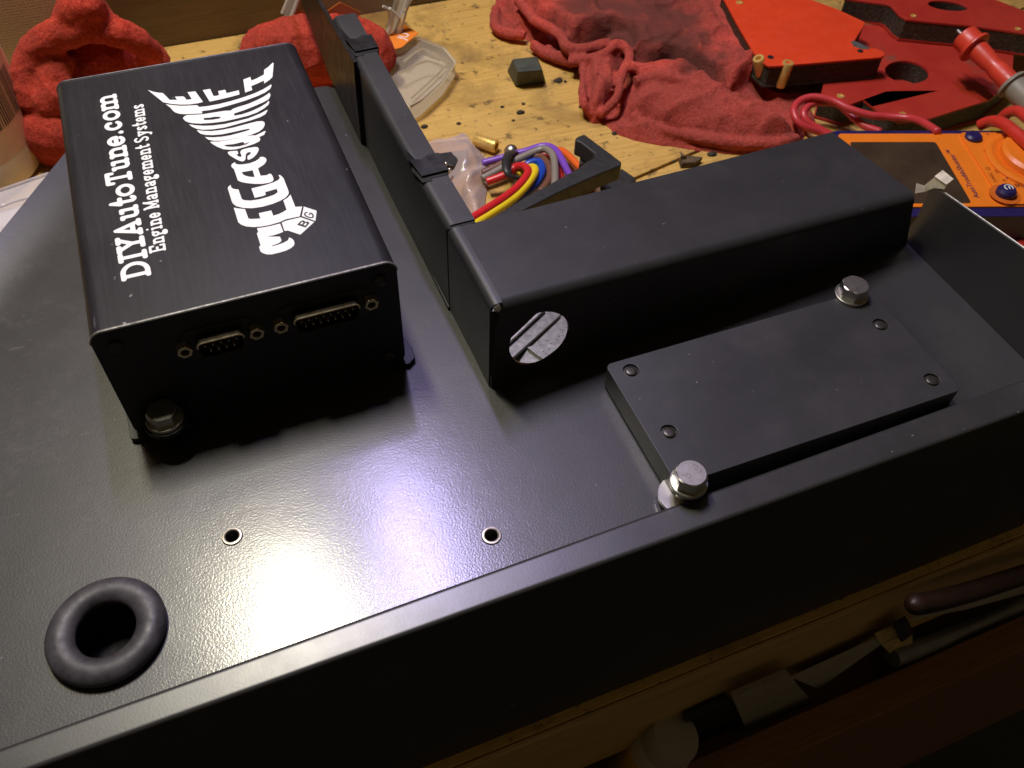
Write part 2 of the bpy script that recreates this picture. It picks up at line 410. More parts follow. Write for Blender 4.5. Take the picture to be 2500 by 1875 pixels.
def m_jug():
    t = NT('milky jug plastic'); t.set('Base Color', t.ramp(t.noise(12, 3), [(0.3, (0.74, 0.62, 0.40)), (0.7, (0.80, 0.68, 0.46))]))
    t.set('Roughness', 0.35); t.set('Subsurface Weight', 0.25); t.set('Subsurface Radius', (0.02, 0.012, 0.006))
    return t.m
MAT['jug'] = m_jug()
MAT['label'] = plain('tan printed label', (0.66, 0.40, 0.20), 0.5, 0, 0.1, 60)
def wire_mat(n, c): return plain(n+' wire insulation', c, 0.36, 0, 0.06, 60)
# ------------------------------------------------------------------ setting: bench, wall
ZB = -70.0
YW = 415.0
bench = thing('workbench', (150, 140, ZB), 'scarred and oil-stained yellow pine workbench with an open drawer under its front edge', 'workbench')
def plank(y0l, y0r, y1l, y1r, x0=-420, x1=900, z=ZB):
    return MB().prism([(x0, y0l, z), (x1, y0r, z), (x1, y1r, z), (x0, y1l, z)], (0, 0, -34))
g0 = at(1554, 434, ZB); g1 = at(1730, 357, ZB); gs = (g1.y-g0.y)/(g1.x-g0.x)
gy = lambda x: g0.y+(x-g0.x)*gs
gl, gr = gy(-420), gy(900)
plank(-139, -139, -139+1, -139+1).v
MB().prism([(-420, -139, ZB), (900, -139, ZB), (900, gr-1.3, ZB), (-420, gl-1.3, ZB)], (0, 0, -34)).build('board', MAT['bench'], bench, 0.8)
MB().prism([(-420, gl+1.3, ZB), (900, gr+1.3, ZB), (900, YW-1, ZB), (-420, YW-1, ZB)], (0, 0, -34)).build('board', MAT['bench'], bench, 0.8)
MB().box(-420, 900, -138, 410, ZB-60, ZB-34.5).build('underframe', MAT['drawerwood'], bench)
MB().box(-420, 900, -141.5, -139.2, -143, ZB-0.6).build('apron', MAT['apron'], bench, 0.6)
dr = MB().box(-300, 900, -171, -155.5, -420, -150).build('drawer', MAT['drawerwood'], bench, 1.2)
MB().box(-300, 900, -155.2, -20, -176, -172).build('drawer_bottom', MAT['drawerwood'], dr)
MB().box(-420, 900, YW, YW+12, -300, 700).build('wall', MAT['wall'], None)
tag(bpy.data.objects['wall'], kind='structure')
MB().box(-2500, 2500, -2500, 2500, -920, -900).build('ground', plain('dark concrete floor', (0.05, 0.048, 0.045), 0.8), None)
tag(bpy.data.objects['ground'], kind='structure')
pt = at(150, 0, -20)
pf = thing('perforated_sheet', (-90, YW-12, ZB), 'beige fine-holed sheet standing against the back wall behind the left red rag', 'sheet')
MB().box(-330, -2, YW-12, YW-9, ZB, 200, Matrix.Translation((0, 0, 0))).build('panel', MAT['perf'], pf, 0.5)
# ------------------------------------------------------------------ the black sheet metal tray
tray = thing('sheet_metal_tray', (150, 0, -70), 'large black powder-coated sheet metal tray with a raised front lip and an L-shaped channel', 'metal tray')
yi = lambda x: -106.3+(x+50)*0.0100
yo = lambda x: -116.4
def ledge(px, py): return at(px, py, 5)
e0, e1 = ledge(149, 389), ledge(0, 579)
ed = Vector((e1.x-e0.x, e1.y-e0.y, 0)).normalized(); en = Vector((-ed.y, ed.x, 0))
if en.x < 0: en = -en
def epoint(y): t = (y-e0.y)/ed.y; return Vector((e0.x+ed.x*t, y, 0))
BAND = 26.0
YF = yi(-150)+2
GROM = (-18.8, -77.6); RIV = [(25.2, -56.1), (111.2, -88.7)]
fb0 = epoint(213-0.0)+en*BAND
L0 = epoint(213); L1 = epoint(YF)
A = L0+en*BAND; B = L1+en*BAND
A = Vector((A.x+en.y/ed.y*0, A.y, 0))
tb = lambda x: -25.0+(x-135)*(12.5/210)                       # base line of the channel front
floor_loop = [(B.x, yi(B.x)+2, 0), (-100, yi(-100)+2, 0), (0, yi(0)+2, 0), (120, yi(120)+2, 0), (240, yi(240)+2, 0), (356.2, yi(356)+2, 0),
              (356.2, tb(356)+3, 0), (137.5, tb(137)+3, 0), (136.4, 0, 0), (134.4, 80, 0), (134.3, 168, 0), (134.2, 199, 0), (132.0, 205, 0), (130.6, 209.5, 0), (127, 212.4, 0), (122, 213, 0), (A.x, A.y, 0)]
floor_loop = [Vector(p) for p in floor_loop]
holes = [circ(*GROM, 12.5)] + [circ(x, y, 2.7, n=18) for x, y in RIV]
MB().prism(floor_loop, (0, 0, -1.6), holes).build('tray_floor', MAT['floor'], tray, ang=10)
mb = MB(); NB = 9; rows = 24
A0, B0 = A, Vector((B.x, floor_loop[0].y, 0))
for i in range(rows+1):
    p = A0+(B0-A0)*(i/rows)
    for j in range(NB+1):
        d = BAND*j/NB
        q = p-en*d
        mb.v.append(Vector((q.x, q.y, 5.0*(d/BAND)**2.2)))
for i in range(rows):
    for j in range(NB):
        a = i*(NB+1)+j; mb.f.append((a, a+1, a+NB+2, a+NB+1))
mb.build('turned_up_edge', MAT['floor'], tray, solid=1.6)
# front lip + outer face, one bent sheet
mb = MB(); xs = [-190, -100, 0, 100, 200, 300, 356.2]
for x in xs:
    a, b = yi(x), yo(x)
    prof = [(a+2, 0), (a+1.1, 0.25), (a+0.4, 0.9), (a, 2.0), (a-0.1, 5.6), (a-0.5, 7.0), (a-1.1, 7.75), (a-1.8, 7.98), (a-2.3, 8.0), (b+1.7, 8.0), (b+1.2, 7.99), (b+0.5, 7.85), (b+0.1, 7.45), (b-0.15, 6.8), (-135.2, -69.5)]
    mb.v += [Vector((x, y, z)) for y, z in prof]
np_ = 15
for i in range(len(xs)-1):
    for j in range(np_-1):
        a = i*np_+j; mb.f.append((a, a+1, a+np_+1, a+np_))
mb.build('front_lip', MAT['lip'], tray, ang=50, solid=1.5)
# right side wall
wl = [(356.4, -8.6, 33.0), (356.4, -64.9, 40.0), (356.4, -117, 46.5), (356.4, -135.2, -69.5), (356.4, 40, -69.5), (356.4, 40, 0), (356.4, -7, 0), (356.4, -9.5, 14)]
MB().prism(wl, (1.6, 0, 0)).build('side_wall', MAT['satin'], tray, 0.25)
MB().tube([(357.2, -9, 33.1), (357.2, -65, 40.1), (357.2, -117, 46.6)], 0.3, 6, 1).build('bare_edge', MAT['edge'], tray)
# channel: front + bend + top (one sheet), left end, long flange leg
zt = lambda x: 47.0-(x-135)*(15.0/210)
R = 4.5
def fp(x, z): return Vector((x, tb(x), z))
hpx = crop([(230,1000),(270,830),(560,560),(880,250),(960,225),(1100,205),(1250,210),(1400,250),(1520,320),(1610,430),(1650,560),(1650,700),(1600,870),(1500,1030),(1350,1200),(1200,1310),(1000,1420),(850,1470),(700,1490),(550,1470),(400,1400),(290,1280),(235,1150)], 1220, 740, 0.10246)
hl = []
for q in hpx:
    p = at_y(*q, -24.0); p = at_y(*q, tb(p.x)); hl.append(fp(p.x, p.z))
x1 = 346.0
mb = MB()
nb = 7
stat = [137.5, 180, 230, 290, x1]
loop = [fp(135.6, 0), fp(200, 0), fp(290, 0), fp(355.5, 0), fp(x1, zt(x1)-R)] + [fp(x, zt(x)-R) for x in reversed(stat[1:-1])] + [fp(stat[0], zt(stat[0])-R), fp(135.8, zt(136)-R-4)]
mb.sheet(loop, [hl])
k0 = len(mb.v)
for x in stat:
    xb = 1.0 if x < 340 else 0.965
    for j in range(nb+1):
        a = math.radians(90*j/nb)
        mb.v.append(Vector((x-(j/nb)*0.0, tb(x)+R*(1-math.cos(a)), zt(x)-R*(1-math.sin(a)))))
    yb = 22.5+(x-147)*(19.0/191)
    for t in (0.03, 0.5, 1.0):
        y = tb(x)+R+(yb-tb(x)-R)*t
        mb.v.append(Vector((x-(7.5*t if x > 340 else 0), y, zt(x)+0.0)))
nc = nb+1+3
for i in range(len(stat)-1):
    for j in range(nc-1):
        a = k0+i*nc+j; mb.f.append((a, a+nc, a+nc+1, a+1))
ch = mb.build('channel', MAT['satin'], tray, ang=60, solid=1.4)
# left end of the channel and the long leg: wall, bend, narrow flange
mb = MB(); ys_ = [-23.6, -5, 22.0]
def legprof(y, wid, ztop):
    xw = 135.0 if y < 0 else 135.0-1.9*min(1, y/80)
    pr = [(xw, 0.0), (xw, 12), (xw, ztop-3.9), (xw, ztop-3.2)]
    for j in range(1, 6):
        a = math.radians(90*j/5); pr.append((xw+3.2*(1-math.cos(a)), ztop-3.2*(1-math.sin(a))))
    pr.append((xw+4.0, ztop)); pr.append((xw+wid, ztop)); return pr
for y in ys_:
    mb.v += [Vector((x, y, z)) for x, z in legprof(y, 5.0, 46.9)]
n_ = 11
for i in range(2):
    for j in range(n_-1):
        a = i*n_+j; mb.f.append((a, a+1, a+n_+1, a+n_))
mb.build('channel_end', MAT['satin'], tray, ang=60, solid=1.2)
mb = MB(); ys_ = [23.6, 60, 100, 140, 170, 198]
for y in ys_:
    mb.v += [Vector((x, y, z)) for x, z in legprof(y, 12.3, 47.0)]
for i in range(len(ys_)-1):
    for j in range(n_-1):
        a = i*n_+j; mb.f.append((a, a+1, a+n_+1, a+n_))
mb.build('flange_leg', MAT['satin'], tray, ang=60, solid=1.2)
MB().box(133.6, 134.8, 22.6, 205, 0.02, 2.2).build('leg_foot_seam', MAT['satin'], tray, 0.5)
# spring clips pushed over the flange
def clip(c0):
    mb = MB(); x, y = c0
    mb.prism([(x+1.6, y-6.5, 47.25), (x+13.6, y-6.0, 47.3), (x+13.6, y+6.5, 47.3), (x+9.0, y+7.2, 47.3), (x+5.0, y+4.5, 47.3), (x+2.4, y+5.0, 47.6), (x-0.8, y+11.5, 50.5), (x-0.2, y+4.0, 48.6)], (0, 0, 1.0))
    mb.box(x+12.4, x+13.6, y-6, y+6.5, 40, 47.5)
    return mb
for px, py in ((838, 118), (830+130*0, 118)) [:1] + ((1072, 402),):
    p = at(px, py, 47)
    o = clip((133.3, p.y)).build('edge_clip', MAT['clip'], tray, 0.15)
    MB().prism([(134.2, p.y-9.5, 47.12), (138.2, p.y-9.8, 47.12), (139.0, p.y-8.0, 47.12), (146.2, p.y-8.0, 47.12), (146.2, p.y-6.2, 47.12), (136.6, p.y-6.4, 47.12), (133.9, p.y+3, 47.12), (132.7, p.y+1, 46.2)], (0, 0, 0.08)).build('slot', MAT['hole'], o)
MB().box(134.9, 146.5, 22.15, 23.35, 40, 46.4).build('seam_gap', MAT['hole'], tray)
# chipped corner of the channel
MB().prism([(136.4, -24.9, 46.2), (138.6, -24.4, 46.9), (138.9, -25.3, 45.2), (136.9, -25.6, 43.5)], (-0.5, 0.3, 0.2)).build('chipped_corner', MAT['edge'], tray)
MB().prism([(134.5, -24.8, 45.5), (137.4, -25.45, 44.6), (137.6, -25.35, 38.5), (136.2, -25.5, 36), (135.6, -25.3, 8), (134.6, -24.6, 8)], (0.1, -0.35, 0)).build('corner_gap', MAT['hole'], tray)
# rivet nuts and grommet in the floor
for x, y in RIV:
    o = MB().lathe([(2.55, -4), (2.55, 0.35), (2.75, 0.6), (3.4, 0.55), (3.7, 0.15), (3.7, 0.02), (2.4, 0.02)][:6], 24, (x, y, 0), cap=False)
    o.lathe([(2.45, -6), (2.35, 0.5), (2.6, 0.62)], 24, (x, y, 0), cap=False)
    ob = o.build('rivet_nut', plain('worn rivet nut flange', (0.30, 0.27, 0.23), 0.42, 1.0, 0.3, 400), tray)
    MB().lathe([(2.5, -6.2), (2.5, -6.0)], 18, (x, y, 0)).build('bore', MAT['hole'], ob)
pr = []
for k in range(25):
    a = math.radians(-90+ (k/24)*360)
    r = 14.1+4.7*math.cos(a); h = 2.4+3.5*math.sin(a)
    pr.append((r, h))
MB().lathe(pr, 64, (*GROM, 0), cap=False).build('grommet', MAT['rubber'], tray, ang=180)
MB().lathe([(11.2, -14), (11.2, 1)], 40, (*GROM, 0), cap=False).add([], []).lathe([(11.2, -14.2), (11.2, -14)], 40, (*GROM, 0)).build('grommet_bore', MAT['hole'], tray)
# ------------------------------------------------------------------ loose upright plate against the leg
pl = [at_x(*q, 133.6) for q in ((876, 149), (894, 350), (814, 181), (758, 36))]
z1 = pl[0].z; yy0 = pl[0].y
up = MB().prism([(0, pl[0].y, pl[0].z), (0, pl[1].y, max(0.3, pl[1].z)), (0, pl[2].y, max(0.4, pl[2].z)), (0, pl[3].y, pl[3].z), (0, pl[3].y+70, pl[3].z+22), (0, pl[3].y+60, 44), (0, at_x(788, 0, 133.6).y, at_x(788, 0, 133.6).z)], (2.0, 0, 0))
for v in up.v: v.x += 130.9
upo = up.build('metal_plate', plain('glossy black plate', (0.015, 0.013, 0.013), 0.42, 0, 0.25, 60, 0.05, spec=0.35), None, 0.25)
tag(upo, 'flat glossy black plate standing upright against the inside of the tray channel', 'plate')
# ------------------------------------------------------------------ lettered control box
BX = 107.0; BD = 160.5; BH = 58.35
box = thing('control_box', (53, 80, 0), 'black anodised control box with white lettering and two connectors, bolted to the tray', 'electronics box')
prof = [(x, z) for x, z in rrect(0, BX, 2.2, BH, 5.0, 6)]
MB().prism([(x, 0.0, z) for x, z in prof], (0, BD-2, 0)).build('case', MAT['anod'], box, 0.25)
ep = [(x, z) for x, z in rrect(0.0, BX, 2.2, BH-0.1, 5.0, 6)]
MB().prism([(x, -0.05, z) for x, z in ep], (0, -1.0, 0)).build('end_plate', MAT['endplate'], box, 0.2)
MB().prism([(x, BD-1.9, z) for x, z in ep], (0, 1.9, 0)).build('end_plate', MAT['endplate'], box, 0.2)
# pale tubes on the rim chamfers, painted as their highlight lines
def rim(y, r=0.55, off=0.15):
    q = [(x, z) for x, z in rrect(0, BX, 2.2, BH, 5.0, 6)]
    i0 = [p for p in q if p[1] > BH-6]
    i0.sort(key=lambda p: p[0])
    return MB().tube([(x, y, z-off) for x, z in i0], r, 8, 1)
rim(-0.35).build('front_rim_highlight', MAT['edge'], box)
rim(BD-0.6, 0.35, 0.3).build('rear_rim_highlight', plain('dim rim highlight', (0.10, 0.09, 0.11), 0.5, 0.3), box)  # duller colour for the weaker highlight painted on the rear edge
base = [(-2.6, -1.0), (-2.2, -2.2), (-0.5, -3.0), (20, -3.0), (22, -1.2), (BX-14, -1.2), (BX+1, -3.0), (BX+4.2, -0.5), (BX+4.6, 5), (BX+3.5, 12), (BX+0.8, 15), (BX+0.8, BD+4), (-2.6, BD+4)]
MB().prism([(x, y, 0.15) for x, y in base], (0, 0, 2.6)).build('mounting_foot', MAT['endplate'], box, 0.5)
for x, z in ((7, 8), (BX-7, 8.5), (7, BH-7.5), (BX-7, BH-7.5)):
    s = MB().lathe([(2.6, 0), (2.6, 0.9), (2.0, 1.4), (0.9, 1.5)], 20, (x, -1.05, z), (0, -1, 0)).build('panel_screw', MAT['rivet'], box)
def dsub(xl, xr, z0, n1, n2, wid):
    xc = (xl+xr)/2
    cut = [(x, z) for x, z in rrect(xc-wid/2-4.0, xc+wid/2+4.0, z0-7.0, z0+7.0, 3.2, 4)]
    o = MB().prism([(x, -1.06, z) for x, z in cut], (0, -0.5, 0)).build('connector', MAT['blackpl'], box, 0.2)
    def dsh(w, h, y):
        q = []
        for (x, z) in rrect(xc-w/2, xc+w/2, z0-h/2, z0+h/2, 2.2, 4):
            k = 1-0.10*(1-(z-z0+h/2)/h); q.append(Vector((xc+(x-xc)*k, y, z)))
        return q
    lo, li = dsh(wid, 8.6, -1.56), dsh(wid-1.5, 7.2, -1.56)
    sh_ = MB().prism(lo, (0, -4.2, 0), [li]).build('connector_shell', MAT['darkshell'], o, 0.2)
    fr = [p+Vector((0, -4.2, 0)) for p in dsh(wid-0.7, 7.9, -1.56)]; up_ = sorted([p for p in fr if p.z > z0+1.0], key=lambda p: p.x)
    MB().tube(up_, 0.42, 8, 1).build('rim_highlight', MAT['gold'], o)  # gold tube painted as the highlight line on the shell's front edge
    MB().prism([p+Vector((0, 0, 0)) for p in dsh(wid-1.6, 7.1, -1.57)], (0, -1.2, 0)).build('insulator', MAT['hole'], o)
    pb = MB()
    for row, (nn, dz) in enumerate(((n1, 1.42), (n2, -1.42))):
        for k in range(nn):
            pb.lathe([(0.5, 0), (0.5, 2.2), (0.25, 2.6)], 8, (xc+(k-(nn-1)/2)*2.74, -2.75, z0+dz), (0, -1, 0))
    pb.build('pins', MAT['gold'], o)
    for x in (xl, xr):
        hx = [Vector((x+2.9*math.cos(math.radians(60*k+12)), -1.06, z0+0.1+2.9*math.sin(math.radians(60*k+12)))) for k in range(6)]
        hi = [Vector((x+1.5*math.cos(2*math.pi*k/14), -1.06, z0+0.1+1.5*math.sin(2*math.pi*k/14))) for k in range(14)]
        j = MB().prism(hx, (0, -3.6, 0), [hi]).build('jackscrew', MAT['gold'], box, 0.3)
        MB().lathe([(1.5, 0), (1.5, 1.5)], 12, (x, -1.3, z0+0.1), (0, -1, 0)).build('bore', MAT['hole'], j)
dsub(27.6, 52.8, 42.6, 5, 4, 17.2)
dsub(61.6, 95.4, 42.6, 8, 7, 25.4)
# ---- white lettering: stroke glyphs unioned on a grid
def ell(cx, cy, rx, ry, a0, a1, n=18):
    return [(cx+rx*math.cos(math.radians(a0+(a1-a0)*k/n)), cy+ry*math.sin(math.radians(a0+(a1-a0)*k/n))) for k in range(n+1)]
def glyph(c, Wd, H, h):
    X = 0.70*H; l, r, b, t, xt, xm = h, Wd-h, h, H-h, X-h, Wd/2
    if c == 'D': return [[(0.22*Wd, b), (0.22*Wd, t)], [(l, b), (0.45*Wd, b)], [(l, t), (0.45*Wd, t)], ell(0.42*Wd, H/2, r-0.42*Wd, H/2-h, -90, 90)]
    if c == 'I': return [[(xm, b), (xm, t)], [(l, b), (r, b)], [(l, t), (r, t)]]
    if c == 'Y': return [[(l, t), (.40*Wd, t)], [(.62*Wd, t), (r, t)], [(.2*Wd, t), (.5*Wd, .45*H)], [(.82*Wd, t), (.5*Wd, .45*H)], [(.5*Wd, .45*H), (.5*Wd, b)], [(.26*Wd, b), (.74*Wd, b)]]
    if c == 'A': return [[(.5*Wd, t), (.16*Wd, b)], [(.5*Wd, t), (.82*Wd, b)], [(.3*Wd, .33*H), (.7*Wd, .33*H)], [(l, b), (.34*Wd, b)], [(.64*Wd, b), (r, b)]]
    if c == 'u': return [[(l, xt), (.24*Wd, xt)], [(.24*Wd, xt), (.24*Wd, .3*X)], ell(.48*Wd, .3*X, .24*Wd, .3*X-b, 180, 360), [(.74*Wd, xt), (.74*Wd, b)], [(.55*Wd, xt), (.74*Wd, xt)], [(.74*Wd, b), (r, b)]]
    if c == 't': return [[(.42*Wd, .92*H), (.42*Wd, .25*X)], ell(.65*Wd, .3*X, .23*Wd, .3*X-b, 180, 330), [(l, xt), (.85*Wd, xt)], [(l, xt), (.42*Wd, .9*H)]]
    if c == 'o': return [ell(xm, X/2, xm-h, X/2-h, 0, 360, 30)]
    if c == 'T': return [[(l, t), (r, t)], [(l, t), (l, .74*H)], [(r, t), (r, .74*H)], [(xm, t), (xm, b)], [(.26*Wd, b), (.74*Wd, b)]]
    if c == 'n': return [[(.22*Wd, b), (.22*Wd, xt)], [(l, xt), (.22*Wd, xt)], [(l, b), (.40*Wd, b)], [(.60*Wd, b), (r, b)], ell(.5*Wd, X*.62, .27*Wd, X*.38-h, 180, 0), [(.77*Wd, X*.62), (.77*Wd, b)]]
    if c == 'm': return [[(.14*Wd, b), (.14*Wd, xt)], [(l, xt), (.14*Wd, xt)], [(l, b), (.26*Wd, b)], [(.40*Wd, b), (.60*Wd, b)], [(.76*Wd, b), (r, b)], ell(.32*Wd, X*.62, .18*Wd, X*.38-h, 180, 0), ell(.68*Wd, X*.62, .18*Wd, X*.38-h, 180, 0), [(.5*Wd, X*.62), (.5*Wd, b)], [(.86*Wd, X*.62), (.86*Wd, b)]]
    if c == 'e': return [ell(xm, X/2, xm-h, X/2-h, 0, 318, 26), [(l, X*.5), (r, X*.5)]]
    if c == 'c': return [ell(xm, X/2, xm-h, X/2-h, 42, 318, 24), [(xm+(xm-h)*.74, X*.66), (xm+(xm-h)*.70, X*.74)]]
    if c == '.': return [[(xm-.2*h, h*1.1), (xm+.2*h, h*1.1)], [(xm, h*1.25), (xm, h*1.4)]]
    if c == 'E': return [[(.22*Wd, b), (.22*Wd, t)], [(l, b), (r, b)], [(l, t), (r, t)], [(.22*Wd, H/2), (.66*Wd, H/2)], [(r, t), (r, .74*H)], [(r, b), (r, .28*H)]]
    if c == 'i': return [[(xm, b), (xm, xt)], [(l, xt), (xm, xt)], [(l, b), (r, b)], [(xm, H*.93), (xm+.01, H*.93)]]
    if c == 'g': return [ell(.44*Wd, .66*X, .44*Wd-h, .34*X-h, 0, 360, 22), ell(.48*Wd, -.14*X, .46*Wd-h, .25*X-h, 0, 360, 22), [(.3*Wd, .36*X), (.3*Wd, .12*X)], [(.8*Wd, .9*X), (r, xt)]]
    if c == 'M': return [[(.16*Wd, b), (.16*Wd, t)], [(.84*Wd, b), (.84*Wd, t)], [(.16*Wd, t), (.5*Wd, .2*H)], [(.84*Wd, t), (.5*Wd, .2*H)], [(l, b), (.28*Wd, b)], [(.70*Wd, b), (r, b)], [(l, t), (.16*Wd, t)], [(.84*Wd, t), (r, t)]]
    if c == 'a': return [ell(.46*Wd, X*.68, .3*Wd, X*.32-h, 160, 0), [(.76*Wd, X*.68), (.76*Wd, b)], [(.76*Wd, b), (r, b)], ell(.42*Wd, X*.29, .42*Wd-h, X*.29-h, 0, 360, 20)]
    if c in 'Ss':
        T = H if c == 'S' else X
        return [ell(xm, T*.73, xm-h, T*.27-h, 30, 270, 16), ell(xm, T*.27, xm-h, T*.27-h, 90, -150, 16)]
    if c == 'y': return [[(l, xt), (.4*Wd, xt)], [(.62*Wd, xt), (r, xt)], [(.2*Wd, xt), (.54*Wd, b)], [(.82*Wd, xt), (.36*Wd, -.28*X)], [(.36*Wd, -.28*X), (.14*Wd, -.26*X)]]
    return []
def stroke_text(items, H, h, step):
    """items: (char, u0, u1). Returns mesh verts (u, v) and faces of the union of all strokes."""
    u_lo = min(i[1] for i in items)-1; u_hi = max(i[2] for i in items)+1; v_lo, v_hi = -0.45*H, H+1
    nu = int((u_hi-u_lo)/step)+2; nv = int((v_hi-v_lo)/step)+2
    F = np.full((nu, nv), 9.0); U = u_lo+np.arange(nu)*step; V = v_lo+np.arange(nv)*step
    for c, a, b in items:
        for pl_ in glyph(c, b-a, H, h):
            for (x0, y0), (x1_, y1_) in zip(pl_[:-1], pl_[1:]):
                x0_, x1q = x0+a, x1_+a
                iu = np.where((U > min(x0_, x1q)-h-1) & (U < max(x0_, x1q)+h+1))[0]
                if not len(iu): continue
                uu = U[iu][:, None]; vv = V[None, :]
                dx, dy = x1q-x0_, y1_-y0; L2 = dx*dx+dy*dy+1e-9
                tt = np.clip(((uu-x0_)*dx+(vv-y0)*dy)/L2, 0, 1)
                d = np.sqrt((uu-x0_-tt*dx)**2+(vv-y0-tt*dy)**2)
                F[iu] = np.minimum(F[iu], d)
    G = h-F; vs = []; fs = []; cache = {}
    def vert(key, p):
        if key not in cache: cache[key] = len(vs); vs.append(p)
        return cache[key]
    for i in range(nu-1):
        for j in range(nv-1):
            g = (G[i, j], G[i+1, j], G[i+1, j+1], G[i, j+1])
            if max(g) <= 0: continue
            cs = ((i, j), (i+1, j), (i+1, j+1), (i, j+1)); poly = []
            for k in range(4):
                c0, c1 = cs[k], cs[(k+1) % 4]; a0, a1 = g[k], g[(k+1) % 4]
                if a0 > 0: poly.append(vert(c0, (U[c0[0]], V[c0[1]])))
                if (a0 > 0) != (a1 > 0):
                    q = a0/(a0-a1); key = (min(c0, c1), max(c0, c1))
                    poly.append(vert(key, (U[c0[0]]+(U[c1[0]]-U[c0[0]])*q, V[c0[1]]+(V[c1[1]]-V[c0[1]])*q)))
            if len(poly) >= 3: fs.append(tuple(poly))
    return vs, fs
def letter_part(name, items, H, h, xbase, slope, step):
    vs, fs = stroke_text(items, H, h, step); mb = MB()
    u0 = items[0][1]
    mb.add([(xbase+(u-u0)*slope-v, u, BH+0.05) for u, v in vs], fs)
    return mb.build(name, MAT['white'], box)
T1 = list(zip('DIYAutoTune.com', [21.3, 30.9, 35.9, 44.6, 54.5, 63.6, 69.1, 77.6, 86.2, 94.6, 103.1, 110.9, 114.6, 122.2, 130.0], [30.4, 36.2, 45.6, 54.4, 63.0, 69.0, 77.0, 86.0, 94.2, 103.0, 110.4, 113.9, 121.7, 129.7, 142.2]))
letter_part('web_address_lettering', T1, 10.2, 0.92, 23.9, 0.006, 0.3)
def auto(txt, a, b, gap=0.12):
    wd = {'E': 1.05, 'n': 1.0, 'g': .85, 'i': .55, 'e': .8, 'M': 1.3, 'a': .85, 'm': 1.45, 't': .62, 'S': .9, 'y': .95, 's': .72}
    tot = sum(wd[c] for c in txt)+gap*(len(txt)-1); k = (b-a)/tot; out = []; u = a
    for c in txt: out.append((c, u, u+wd[c]*k)); u += (wd[c]+gap)*k
    return out
T2 = auto('Engine', 32.8, 55.5)+auto('Management', 58.0, 100.5)+auto('Systems', 102.6, 130.4)
letter_part('tagline_lettering', T2, 5.9, 0.48, 30.5+0.0, 0.042, 0.2)
